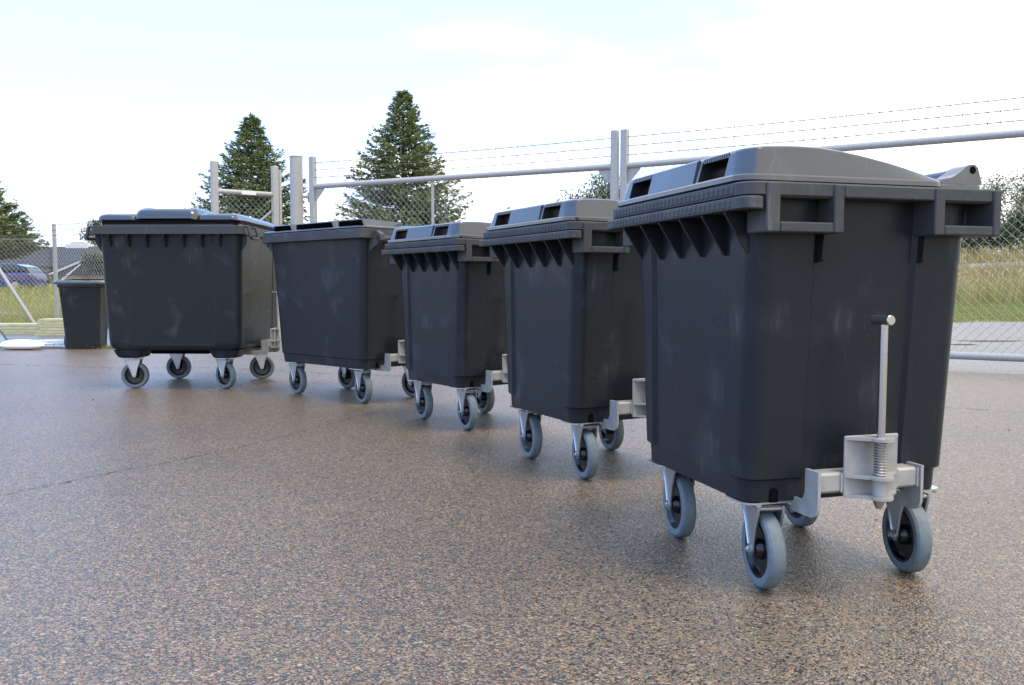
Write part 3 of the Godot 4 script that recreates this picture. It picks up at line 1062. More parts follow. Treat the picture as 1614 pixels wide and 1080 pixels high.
func two_wheel_bin():
	var t := thing("wheelie_bin", "small charcoal two-wheeled bin by the fence with cardboard on its lid", "bin", Vector3(-5.25, -0.012, -10.55), 1.72)
	# local -x faces the camera's left/front as on the containers; wheels at -z
	var rings := []
	for q in [[0.0, 0.165, 0.185], [0.01, 0.172, 0.192], [0.40, 0.198, 0.216], [0.76, 0.222, 0.240], [0.765, 0.238, 0.256], [0.80, 0.238, 0.256]]:
		rings.append(wall_section(q[1], q[2], 0.05, q[0], 0.09, 0.11, 0.004))
	part("tub", MB.new().loft(rings, true, true).done(24), M.body_plastic, t)
	var lid := MB.new()
	var lr := []
	for q in [[0.802, 0.27, 0.28], [0.812, 0.285, 0.292], [0.828, 0.283, 0.29], [0.848, 0.255, 0.262], [0.856, 0.18, 0.19]]:
		lr.append(rr(-q[1], q[1], -q[2], q[2] + 0.0, 0.05, q[0], 5))
	lid.loft(lr, true, true)
	part("lid", lid.done(30), M.lid_plastic, t)
	part("handle", MB.new().tube(PackedVector3Array([Vector3(-0.2, 0.80, 0.28), Vector3(-0.2, 0.79, 0.335), Vector3(0.2, 0.79, 0.335), Vector3(0.2, 0.80, 0.28)]), 0.016, 8).done(40), M.body_plastic, t)
	for z in [-0.235, 0.13]:
		var rot := Transform3D(Vector3(1, 0, 0), Vector3(0, 0, 1), Vector3(0, 1, 0), Vector3(0.08, 0.1, z))
		part("wheel", MB.new().lathe([[0.05, -0.022], [0.092, -0.024], [0.1, -0.012], [0.1, 0.012], [0.092, 0.024], [0.05, 0.022]], 28, rot).done(30), M.rubber, t)
	var base := t.transform
	var flat := thing("cardboard_pile", "crumpled flattened cardboard lying on the small bin's lid", "cardboard", base * Vector3(0, 0.857, 0.02), 1.72)
	var r := RandomNumberGenerator.new()
	r.seed = 8
	for k in 4:
		var xf := Transform3D(Basis.from_euler(Vector3(r.randf_range(-0.012, 0.012), r.randf_range(-0.25, 0.25), r.randf_range(-0.02, 0.02))), Vector3(r.randf_range(-0.03, 0.03), 0.004 + 0.013 * k, r.randf_range(-0.02, 0.03)))
		part("cardboard_sheet", MB.new().box(-0.2, 0.2, 0.0, 0.007, -0.2, 0.2 - 0.03 * k, 0.001).done(20), M.card if k % 2 == 0 else M.seal, flat, xf)
	var tray := thing("paper_tray", "small white paper tray on the cardboard on the bin", "tray", base * Vector3(-0.06, 0.917, 0.04), 1.5)
	part("tray", MB.new().lathe([[0.04, 0.0], [0.085, 0.012], [0.09, 0.014], [0.08, 0.013], [0.038, 0.003]], 24).done(30), M.paper, tray)


# ---------------------------------------------------------------- ground
func across(x: float) -> float:
	return clampf((x + 10.0) / 36.0, 0.0, 1.0)


func lawn_edge(x: float) -> float:
	return lerpf(15.0, 21.0, across(x))


func bank_foot(x: float) -> float:
	return lawn_edge(x) + lerpf(4.5, 9.0, across(x))


func bank_top(x: float) -> float:
	return bank_foot(x) + lerpf(24.0, 8.0, across(x))


func gy(x: float, d: float) -> float:
	# height of the terrain: flat yard, lawn, grass bank up to the road, level beyond
	var u := across(x)
	var l0 := lawn_edge(x)
	var b0 := bank_foot(x)
	var b1 := bank_top(x)
	var lawn := lerpf(0.06, 0.22, u)
	var top := lerpf(0.42, 1.65, u)
	if d < l0:
		return -0.03
	if d < b0:
		return lerpf(-0.005, lawn, (d - l0) / (b0 - l0))
	if d < b1:
		return lerpf(lawn, top, smoothstep(0.0, 1.0, (d - b0) / (b1 - b0)) * 0.6 + 0.4 * (d - b0) / (b1 - b0))
	return top + 0.30 * u * clampf((d - b1) / 6.0, 0, 1) + minf(maxf(d - b1 - 6.0, 0.0) * 0.004, 1.0)


func sheet(called: String, poly: PackedVector2Array, y: float, mat: Material, uv := 1.4, uv2 := 9.0) -> MeshInstance3D:
	# flat polygon in (x, depth)
	var st := SurfaceTool.new()
	st.begin(Mesh.PRIMITIVE_TRIANGLES)
	var t := Geometry2D.triangulate_polygon(poly)
	for i in range(0, t.size(), 3):
		var p := [poly[t[i]], poly[t[i + 1]], poly[t[i + 2]]]
		if (p[1] - p[0]).cross(p[2] - p[0]) > 0:
			p = [p[0], p[2], p[1]]
		for q in p:
			st.set_normal(Vector3.UP)
			st.set_uv(Vector2(q.x / uv, -q.y / uv))
			st.set_uv2(Vector2(q.x / uv2, -q.y / uv2))
			st.add_vertex(Vector3(q.x, y, -q.y))
	var o := part(called, st.commit(), mat, self)
	o.set_meta("kind", "structure")
	return o


func strip(pts: Array, y: float, w0: float, w1: float, sd: int) -> ArrayMesh:
	# a ragged dark line of uneven width along a broken line
	var r := RandomNumberGenerator.new()
	r.seed = sd
	var m := MB.new()
	for k in pts.size() - 1:
		var a := Vector2(pts[k][0], pts[k][1])
		var b := Vector2(pts[k + 1][0], pts[k + 1][1])
		var n := int(a.distance_to(b) / 0.022)
		var side := (b - a).orthogonal().normalized()
		var pa := a
		var wa := r.randf_range(w0, w1)
		for i in n:
			var pb := a.lerp(b, (i + 1.0) / n)
			if i < n - 1:
				pb += side * r.randf_range(-0.009, 0.009)
			var wb := r.randf_range(w0, w1) * (0.25 if r.randf() < 0.25 else 1.0)
			if r.randf() > 0.12:
				var q := [pa - side * wa / 2, pa + side * wa / 2, pb + side * wb / 2, pb - side * wb / 2]
				m.quad(Vector3(q[0].x, y, -q[0].y), Vector3(q[3].x, y, -q[3].y), Vector3(q[2].x, y, -q[2].y), Vector3(q[1].x, y, -q[1].y))
			pa = pb
			wa = wb
	return m.done(80)


func make_ground():
	var xs := [-260.0, -120.0, -60.0]
	for k in 57:
		xs.append(-42.0 + k * 1.5)
	xs.append_array([60.0, 120.0, 260.0])
	var ds := [-40.0, 0.0, 8.0, 12.0]
	for k in 60:
		ds.append(14.0 + k * 0.8)
	ds.append_array([66.0, 80.0, 110.0, 180.0, 320.0, 700.0])
	var nz := FastNoiseLite.new()
	nz.seed = 3
	nz.frequency = 0.35
	var st := SurfaceTool.new()
	st.begin(Mesh.PRIMITIVE_TRIANGLES)
	st.set_smooth_group(0)
	for j in ds.size() - 1:
		for i in xs.size() - 1:
			var c := [[xs[i], ds[j]], [xs[i], ds[j + 1]], [xs[i + 1], ds[j + 1]], [xs[i + 1], ds[j]]]
			for k in [0, 1, 2, 0, 2, 3]:
				var x: float = c[k][0]
				var d: float = c[k][1]
				var n := nz.get_noise_2d(x, d) * 0.5 + 0.5
				var col := Color(0.16, 0.14, 0.12)
				if d >= lawn_edge(x) - 0.5:
					col = Color(0.22, 0.225, 0.06).lerp(Color(0.32, 0.28, 0.10), n)
				if d > bank_foot(x):
					col = Color(0.17, 0.155, 0.06).lerp(Color(0.26, 0.21, 0.09), n)
				st.set_color(col)
				st.set_uv(Vector2(x, d) * 0.35)
				st.add_vertex(Vector3(x, gy(x, d), -d))
	st.generate_normals()
	var g := part("ground", st.commit(), M.dirt, self)
	g.set_meta("kind", "structure")
	# tarmac outside the gates, reaching the lawn
	var poly := PackedVector2Array()
	for p in [[-60.0, 11.6], [-9.0, 11.6], [-9.0, 11.0], [-2.6, 11.0], [-2.6, 4.0], [60.0, 4.0]]:
		poly.append(Vector2(p[0], p[1]))
	var x := 60.0
	while x >= -60.0:
		poly.append(Vector2(x, lawn_edge(x) + 0.06 * sin(x * 3.1) + 0.1 * sin(x * 0.9)))
		x -= 1.0
	sheet("pavement", poly, -0.010, M.tarmac, 1.2, 7.0)
	# the yard itself
	var yard := PackedVector2Array()
	for p in [[-60, -30], [60, -30], [60, 6.9], [5.3, 6.9], [1.3, 9.4], [-2.75, 11.6], [-3.2, 11.7], [-3.35, 10.75]]:
		yard.append(Vector2(p[0], p[1]))
	var xx := -3.5
	while xx > -60.0:
		yard.append(Vector2(xx, 10.42 + 0.025 * sin(xx * 7.0) + 0.03 * sin(xx * 2.3)))
		xx -= 0.25 if xx > -9.0 else 4.0
	var y := sheet("yard_asphalt", yard, 0.0, M.asphalt, 1.15, 9.0)
	for k in [[[[-2.25, 2.90], [-1.87, 3.13], [-1.715, 3.42], [-1.52, 3.68], [-1.355, 3.96]], 0.003, 0.010], [[[-1.355, 3.96], [-1.17, 4.35], [-0.99, 4.82], [-0.80, 5.3]], 0.0015, 0.006], [[[-6.2, 8.6], [-5.0, 8.37], [-3.65, 7.98], [-3.04, 8.1], [-2.2, 7.8], [-1.47, 7.42], [-0.6, 7.2]], 0.006, 0.022], [[[2.3, 5.45], [2.77, 5.39], [3.11, 5.2], [3.9, 5.1]], 0.004, 0.014]]:
		part("crack", strip(k[0], 0.0035, k[1], k[2], 40 + int(k[2] * 1000)), M.crack, y)
	for p in [[6.75, 12.05, 0.42, 0.13], [5.95, 11.35, 0.22, 0.10]]:
		var pd := PackedVector2Array()
		for k in 36:
			var a := TAU * k / 36.0
			var w := 1.0 + 0.18 * sin(a * 3.0 + p[0]) + 0.1 * sin(a * 5.0)
			pd.append(Vector2(p[0] + cos(a) * p[2] * w + 0.0, p[1] + sin(a) * p[3] * w))
		sheet("puddle", pd, -0.0055, M.puddle)
	# far road along the top of the bank
	var road := SurfaceTool.new()
	road.begin(Mesh.PRIMITIVE_TRIANGLES)
	for k in 80:
		var xa := -60.0 + k * 1.5
		var xb := xa + 1.5
		var c := [[xa, bank_top(xa) + 0.3], [xa, bank_top(xa) + 5.6], [xb, bank_top(xb) + 5.6], [xb, bank_top(xb) + 0.3]]
		for q in [0, 1, 2, 0, 2, 3]:
			road.set_normal(Vector3.UP)
			road.add_vertex(Vector3(c[q][0], gy(c[q][0], c[q][1]) + 0.05, -c[q][1]))
	var rd := part("road", road.commit(), M.far_road, self)
	rd.set_meta("kind", "structure")
	# loose grit and leaf scraps on the yard
	var r := RandomNumberGenerator.new()
	r.seed = 17
	var grit := MB.new()
	for k in 260:
		var px := r.randf_range(-4.5, 4.5)
		var pz := -r.randf_range(1.6, 9.0)
		var s := r.randf_range(0.002, 0.0055) * (1.7 if r.randf() < 0.06 else 1.0)
		var c := Vector3(px, s * 0.4, pz)
		var e := []
		for q in 6:
			var dir: Vector3 = [Vector3.RIGHT, Vector3.LEFT, Vector3.UP * 0.7, Vector3.DOWN * 0.4, Vector3.BACK, Vector3.FORWARD][q]
			e.append(c + dir.rotated(Vector3.UP, r.randf() * 0.8) * s * r.randf_range(0.7, 1.3))
		for f in [[0, 2, 4], [4, 2, 1], [1, 2, 5], [5, 2, 0], [4, 3, 0], [1, 3, 4], [5, 3, 1], [0, 3, 5]]:
			grit.tri(e[f[0]], e[f[2]], e[f[1]])
	var gr := part("loose_grit", grit.done(20), plain("grit", Color(0.07, 0.06, 0.05), 0.8), self)
	tag(gr, "loose dark grit and leaf scraps scattered over the asphalt", "grit")
	gr.set_meta("kind", "stuff")


func blade_tuft(r: RandomNumberGenerator, n: int, h0: float, h1: float, spread: float, w: float, a: Color, b: Color, heads: bool) -> ArrayMesh:
	var st := SurfaceTool.new()
	st.begin(Mesh.PRIMITIVE_TRIANGLES)
	for k in n:
		var an := r.randf() * TAU
		var o := Vector3(cos(an), 0, sin(an)) * spread * sqrt(r.randf()) * 0.6
		var h := r.randf_range(h0, h1)
		var lean := Vector3(cos(an), 0, sin(an)) * h * r.randf_range(0.05, 0.45) + Vector3(0.05 * h, 0, 0)
		var sa := r.randf() * TAU
		var s := Vector3(cos(sa), 0, sin(sa)) * w
		var m := o + Vector3.UP * h * 0.6 + lean * 0.4
		var t := o + Vector3.UP * h * 0.96 + lean
		var c := a.lerp(b, r.randf())
		st.set_color(c)
		for q in [o - s, o + s, m + s * 0.7, o - s, m + s * 0.7, m - s * 0.7, m - s * 0.7, m + s * 0.7, t]:
			st.add_vertex(q)
		if heads and r.randf() < 0.45:
			st.set_color(b.lerp(Color(0.42, 0.33, 0.19), 0.6))
			var hd := (t - m).normalized() * h * 0.14
			for q in [t - hd * 0.4, t + hd * 0.4 + s * 2.2, t + hd * 1.4, t - hd * 0.4, t + hd * 1.4, t + hd * 0.4 - s * 2.2]:
				st.add_vertex(q)
	st.generate_normals()
	return st.commit()


func scatter(called: String, label: String, mesh: Mesh, places: Array) -> void:
	var mm := MultiMesh.new()
	mm.transform_format = MultiMesh.TRANSFORM_3D
	mm.use_colors = true
	mm.mesh = mesh
	mm.instance_count = places.size()
	for i in places.size():
		mm.set_instance_transform(i, places[i][0])
		mm.set_instance_color(i, places[i][1])
	var o := MultiMeshInstance3D.new()
	o.name = numbered(called)
	o.multimesh = mm
	o.material_override = M.grass
	add_child(o)
	tag(o, label, "grass")
	o.set_meta("kind", "stuff")


func make_bank_grass():
	var r := RandomNumberGenerator.new()
	r.seed = 99
	var nz := FastNoiseLite.new()
	nz.seed = 5
	nz.frequency = 0.18
	for v in 2:
		var tuft := blade_tuft(r, 13, 0.35, 0.85, 0.5, 0.007, Color(0.27, 0.23, 0.075), Color(0.58, 0.43, 0.18), true)
		var p := []
		for k in 9000:
			var x := r.randf_range(-34.0, 36.0)
			var d := r.randf_range(bank_foot(x), bank_top(x) + 0.2)
			if k % 4 == 0:
				d = bank_top(x) + r.randf_range(5.9, 12.0)
			var n := nz.get_noise_2d(x * 1.0, d * 2.0) * 0.5 + 0.5
			var s := r.randf_range(0.75, 1.35) * lerpf(0.75, 1.1, n) * lerpf(0.6, 1.0, across(x))
			var c := Color(0.70, 0.86, 0.62).lerp(Color(1.15, 1.0, 0.9), clampf(n * 1.5 - 0.25 + r.randf_range(-0.2, 0.2), 0, 1))
			if d > bank_top(x) - 2.2 and d < bank_top(x) + 1.0:
				s *= 0.42
			if x < -4.0:
				c = c * Color(0.74, 0.95, 0.68)
				s *= 0.85
			if d < bank_foot(x) + 1.0:
				c = Color(0.8, 0.98, 0.66)
			p.append([Transform3D(Basis(Vector3.UP, r.randf() * TAU).scaled(Vector3(s, s, s)), Vector3(x, gy(x, d) - 0.03, -d)), c])
		scatter("tall_grass", "tall dry grass going to seed on the bank below the road" if v == 0 else "tall olive and straw grass along the verge beyond the lawn", tuft, p)
	var short := blade_tuft(r, 16, 0.03, 0.09, 0.35, 0.004, Color(0.17, 0.20, 0.045), Color(0.36, 0.33, 0.10), false)
	var q := []
	for k in 16000:
		var x := r.randf_range(-22.0, 26.0)
		var d := r.randf_range(lawn_edge(x) + 0.02, bank_foot(x) + 0.4)
		var s := r.randf_range(0.7, 1.5)
		q.append([Transform3D(Basis(Vector3.UP, r.randf() * TAU).scaled(Vector3(s, s, s)), Vector3(x, gy(x, d) - 0.01, -d)), Color(0.8, 0.9, 0.7).lerp(Color(1.2, 1.1, 0.95), r.randf())])
	scatter("mown_grass", "short mown yellow-green lawn between the tarmac and the bank", short, q)


# ---------------------------------------------------------------- fences and gates
func run_from(a: Vector2, b: Vector2) -> Array:
	# [position, turn, length] of a thing that runs from a to b, both (x, depth)
	return [Vector3(a.x, 0, -a.y), atan2(b.y - a.y, b.x - a.x), a.distance_to(b)]


func chain_link(x0: float, x1: float, y0: float, y1: float, p: float, wire: float) -> ArrayMesh:
	var vs := PackedVector3Array()
	var ns := PackedVector3Array()
	var n := int((x1 - x0) / p)
	var rows := int((y1 - y0) / p)
	for i in n:
		var prev := Vector3.ZERO
		for k in rows + 1:
			var right := (k + i) % 2 == 1
			var here := Vector3(x0 + (i + (1.0 if right else 0.0)) * p, y0 + (y1 - y0) * k / rows, wire * (0.9 if right else -0.9))
			if k > 0:
				var d := (here - prev).normalized()
				var s := d.cross(Vector3.BACK).normalized()
				var u := s.cross(d)
				var c := []
				for q in 3:
					c.append(s * cos(TAU * q / 3.0) + u * sin(TAU * q / 3.0))
				for q in 3:
					var e: Vector3 = c[q]
					var f: Vector3 = c[(q + 1) % 3]
					for w in [[prev, e], [prev, f], [here, f], [prev, e], [here, f], [here, e]]:
						vs.append(w[0] + w[1] * wire)
						ns.append(w[1])
			prev = here
	var arr := []
	arr.resize(Mesh.ARRAY_MAX)
	arr[Mesh.ARRAY_VERTEX] = vs
	arr[Mesh.ARRAY_NORMAL] = ns
	var m := ArrayMesh.new()
	m.add_surface_from_arrays(Mesh.PRIMITIVE_TRIANGLES, arr)
	return m


func barbed(x0: float, x1: float, y: float, sag: float, sd: int, r0 := 0.0042) -> ArrayMesh:
	var r := RandomNumberGenerator.new()
	r.seed = sd
	var m := MB.new()
	var path := PackedVector3Array()
	var n := int((x1 - x0) / 0.1)
	for k in n + 1:
		var t := float(k) / n
		path.append(Vector3(lerpf(x0, x1, t), y - sag * 4.0 * t * (1.0 - t), 0))
	m.tube(path, r0, 4)
	for k in range(1, n):
		var c := path[k]
		for q in 2:
			var a := r.randf() * TAU
			var e := Vector3(r.randf_range(-0.006, 0.006), cos(a), sin(a)).normalized() * 0.014
			m.tube(PackedVector3Array([c - e + Vector3(0.003 * q, 0, 0), c + e + Vector3(0.003 * q, 0, 0)]), 0.0024, 3)
	return m.done(60)


func pole(x: float, y0: float, y1: float, r: float, z := 0.0) -> ArrayMesh:
	return MB.new().lathe([[r * 0.2, y0], [r, y0 + 0.001], [r, y1 - 0.012], [r * 1.06, y1 - 0.012], [r * 1.06, y1 - 0.003], [r * 0.9, y1]], 20, Transform3D(Basis.IDENTITY, Vector3(x, 0, z))).done(30)


func gate_leaf(label: String, a: Vector2, b: Vector2, mids: Array, sd: int):
	var w := run_from(a, b)
	var L: float = w[2]
	var t := thing("gate_leaf", label, "gate", w[0], w[1], "leaves of the yard gate")
	for x in [0.045, L - 0.045]:
		part("stile", MB.new().box(x - 0.04, x + 0.04, 0.05, 2.535, -0.04, 0.04, 0.006).done(20), M.galvanised, t)
	part("top_rail", MB.new().tube(PackedVector3Array([Vector3(0.084, 2.13, 0), Vector3(L - 0.084, 2.13, 0)]), 0.036, 20, false).done(30), M.galvanised, t)
	part("bottom_rail", MB.new().tube(PackedVector3Array([Vector3(0.084, 0.12, 0), Vector3(L - 0.084, 0.12, 0)]), 0.036, 20, false).done(30), M.galvanised, t)
	for x in mids:
		part("upright", MB.new().tube(PackedVector3Array([Vector3(x, 0.155, 0), Vector3(x, 2.095, 0)]), 0.019, 12, false).done(30), M.galvanised, t)
	for x in [0.0, L]:
		var s := 1.0 if x == 0.0 else -1.0
		part("corner_gusset", MB.new().extrude(p2([[x + s * 0.086, 2.094], [x + s * 0.086, 1.93], [x + s * 0.12, 1.95], [x + s * 0.24, 2.08], [x + s * 0.24, 2.094]]), -0.004, 0.004).done(20), M.galvanised, t)
	var m := part("chain_link_mesh", chain_link(0.09, L - 0.09, 0.158, 2.092, 0.0425, 0.0022), M.mesh_wire, t)
	m.set_meta("kind", "stuff")
	for k in 3:
		part("barbed_wire", barbed(0.085, L - 0.085, [2.25, 2.35, 2.45][k], 0.012, sd + k), M.barbed, t)


func fence_run(label: String, a: Vector2, b: Vector2, posts: Array, h: float, top: float, sd: int, p := 0.0425):
	var w := run_from(a, b)
	var L: float = w[2]
	var t := thing("chain_link_fence", label, "fence", w[0], w[1], "chain-link fence runs")
	for x in posts:
		part("post", pole(x, -0.2, top, 0.034), M.galvanised, t)
	part("top_rail", MB.new().tube(PackedVector3Array([Vector3(0, h, 0.042), Vector3(L, h, 0.042)]), 0.004, 6).done(40), M.mesh_wire, t)
	var m := part("chain_link_mesh", chain_link(0.02, L - 0.02, 0.03, h, p, 0.0027), M.mesh_wire, t, Transform3D(Basis.IDENTITY, Vector3(0, 0, 0.042)))
	m.set_meta("kind", "stuff")
	for k in 3:
		part("barbed_wire", barbed(0.0, L, lerpf(h + 0.06, top - 0.02, k / 2.0), 0.015, sd + k), M.barbed, t, Transform3D(Basis.IDENTITY, Vector3(0, 0, 0.038)))
	return t


func make_fences():
	gate_leaf("left leaf of the wide chain-link gate, in front of the tallest tree", Vector2(-2.775, 11.90), Vector2(1.213, 9.872), [1.98], 100)
	gate_leaf("right leaf of the wide chain-link gate, behind the nearest container", Vector2(1.240, 9.856), Vector2(5.08, 7.42), [], 200)
	var gp := thing("gate_post", "thick round galvanised gate post beside the left gate leaf", "post", Vector3(-2.99, 0, -12.0), 0, "gate posts")
	part("post", pole(0, -0.05, 2.56, 0.088), M.galvanised, gp)
	var hg := MB.new().box(0.07, 0.185, 1.985, 2.02, -0.03, 0.03, 0.004)
	hg.lathe([[0.016, 1.93], [0.016, 2.06]], 12, Transform3D(Basis.IDENTITY, Vector3(0.165, 0, 0.0)))
	part("hinge", hg.done(30), M.galvanised, gp)
	var gp2 := thing("gate_post", "thick round galvanised gate post at the far right end of the gate", "post", Vector3(5.28, 0, -7.30), 0, "gate posts")
	part("post", pole(0, -0.05, 2.56, 0.088), M.galvanised, gp2)
	# small pedestrian gate to the left
	var w := run_from(Vector2(-4.27, 12.41), Vector2(-3.55, 12.95))
	var L: float = w[2]
	var t := thing("pedestrian_gate", "narrow chain-link side gate framed by two square posts before the left tree", "gate", w[0], w[1])
	for x in [0.0, L]:
		part("post", MB.new().box(x - 0.045, x + 0.045, -0.05, 2.55, -0.045, 0.045, 0.006).done(20), M.galvanised, t)
	part("hinge_post", MB.new().box(L + 0.055, L + 0.095, 0.05, 2.50, -0.03, 0.03, 0.004).done(20), M.galvanised, t)
	part("top_rail", MB.new().tube(PackedVector3Array([Vector3(0.046, 2.13, 0), Vector3(L - 0.046, 2.13, 0)]), 0.036, 16, false).done(30), M.galvanised, t)
	part("name_plate", MB.new().box(L * 0.42, L * 0.66, 2.10, 2.155, 0.037, 0.043, 0.001).done(20), M.white_paint, t)
	part("bottom_rail", MB.new().tube(PackedVector3Array([Vector3(0.046, 0.12, 0), Vector3(L - 0.046, 0.12, 0)]), 0.03, 16, false).done(30), M.galvanised, t)
	part("brace", MB.new().tube(PackedVector3Array([Vector3(0.05, 1.2, -0.03), Vector3(L - 0.05, 1.88, -0.03)]), 0.02, 10).done(30), M.galvanised, t)
	var cm := part("chain_link_mesh", chain_link(0.05, L - 0.05, 0.152, 2.092, 0.0425, 0.0022), M.mesh_wire, t)
	cm.set_meta("kind", "stuff")
	for k in 3:
		part("barbed_wire", barbed(0.045, L - 0.045, 2.25 + 0.1 * k, 0.006, 300 + k, 0.003), M.barbed, t)
	fence_run("chain-link fence running back from the side gate behind the widest container", Vector2(-7.97, 15.0), Vector2(-4.34, 12.42), [0.0, 2.2], 1.58, 1.84, 400)
	var f: Node3D = fence_run("chain-link fence with a slanting brace pole at the far left", Vector2(-19.5, 15.6), Vector2(-8.02, 15.02), [0.0, 2.6, 5.2, 7.8, 10.2], 1.58, 1.84, 500)
	part("brace", MB.new().tube(PackedVector3Array([Vector3(10.2, 1.62, 0.05), Vector3(11.25, -0.05, 0.05)]), 0.03, 12).done(30), M.galvanised, f)


# ---------------------------------------------------------------- trees
class Leaves:
	var v := PackedVector3Array()
	var n := PackedVector3Array()
	var c := PackedColorArray()

	func leaf(p: Vector3, d: Vector3, s: Vector3, l: float, w: float, col: Color) -> void:
		var tip := p + d * l
		var a := p + d * l * 0.42 + s * w
		var b := p + d * l * 0.42 - s * w
		var nn := d.cross(s).normalized()
		var order := [p, a, tip, p, tip, b]
		if nn.y < 0:
			nn = -nn
			order = [p, tip, a, p, b, tip]
		for q in order:
			v.append(q)
			n.append(nn)
			c.append(col)

	func done() -> ArrayMesh:
		var arr := []
		arr.resize(Mesh.ARRAY_MAX)
		arr[Mesh.ARRAY_VERTEX] = v
		arr[Mesh.ARRAY_NORMAL] = n
		arr[Mesh.ARRAY_COLOR] = c
		var m := ArrayMesh.new()
		m.add_surface_from_arrays(Mesh.PRIMITIVE_TRIANGLES, arr)
		return m


func cone_tree(label: String, x: float, d: float, h: float, radius: float, sd: int, dark: Color, light: Color, low := 0.04):
	var r := RandomNumberGenerator.new()
	r.seed = sd
	var g := gy(x, d)
	var t := thing("conical_tree", label, "tree", Vector3(x, g, -d), 0, "conical trees beyond the gate")
	var trunk := MB.new()
	trunk.tube(PackedVector3Array([Vector3(0, -0.2, 0), Vector3(0.03, h * 0.3, 0), Vector3(-0.03, h * 0.65, 0.02), Vector3(0, h * 0.97, 0)]), h * 0.022, 8, true, 0.012)
	var lv := Leaves.new()
	var limbs := 300
	for k in limbs:
		var f := lerpf(low, 0.975, pow((k + r.randf()) / limbs, 1.30))     # more of them low down
		var az := k * 2.399963 + r.randf_range(-0.3, 0.3)
		var fall := pow(1.0 - f, 0.96) * smoothstep(-0.08, 0.12, f) * lerpf(0.68, 1.0, clampf((0.98 - f) / 0.22, 0, 1))
		var len := radius * (fall * r.randf_range(0.72, 1.12) + 0.02)
		if r.randf() < 0.08:
			len *= 1.12
		var dir := Vector3(cos(az), 0, sin(az))
		var rise := lerpf(0.05, 0.75, f) + r.randf_range(-0.12, 0.12)
		var p0 := Vector3(0, h * f - len * rise * 0.35, 0)
		var mid := p0 + dir * len * 0.55 + Vector3.UP * len * rise * 0.16
		var tip := p0 + dir * len + Vector3.UP * len * (rise * 0.5 + 0.05)
		trunk.tube(PackedVector3Array([p0, mid, tip]), 0.010 + len * 0.008, 4, false, 0.005)
		var tone := r.randf()
		var side := dir.cross(Vector3.UP)
		var steps := int(len / 0.13) + 3
		for s in steps:
			var u := lerpf(0.22, 1.0, (s + r.randf()) / steps)
			var q := p0.lerp(mid, u / 0.55) if u < 0.55 else mid.lerp(tip, (u - 0.55) / 0.45)
			var wide := len * 0.30 * (1.15 - u) + 0.05
			for e in 4:
				var lat := r.randf_range(-1, 1)
				var off := side * lat * wide + Vector3.UP * (r.randf_range(-0.09, 0.07) - 0.10 * absf(lat))
				var out := (dir * r.randf_range(0.5, 1.1) + side * lat * 0.9 + Vector3.UP * r.randf_range(-0.15, 0.45)).normalized()
				var col := dark.lerp(light, clampf(tone * 0.5 + r.randf() * 0.6 - 0.05, 0, 1))
				for j in 6:
					var ld := (out + Vector3(r.randf_range(-0.7, 0.7), r.randf_range(-0.45, 0.35), r.randf_range(-0.7, 0.7))).normalized()
					var ls := ld.cross(Vector3(r.randf_range(-0.5, 0.5), 1, r.randf_range(-0.5, 0.5))).normalized()
					var b := r.randf_range(0.85, 1.15)
					lv.leaf(q + off + out * r.randf_range(0, 0.14), ld, ls, r.randf_range(0.10, 0.19), r.randf_range(0.026, 0.046), Color(col.r * b, col.g * b, col.b * b))
	for k in 90:
		# leading shoot
		var y := h * lerpf(0.92, 0.975, k / 89.0)
		var an := r.randf() * TAU
		var ld := Vector3(cos(an), r.randf_range(0.4, 1.4), sin(an)).normalized()
		lv.leaf(Vector3(0, y, 0) + Vector3(cos(an), 0, sin(an)) * 0.08 * (1.0 - k / 89.0), ld, ld.cross(Vector3(sin(an), 0.3, -cos(an))).normalized(), r.randf_range(0.1, 0.18), 0.035, dark.lerp(light, r.randf()))
	part("trunk", trunk.done(50), M.bark, t)
	part("crown", lv.done(), M.leaf, t)


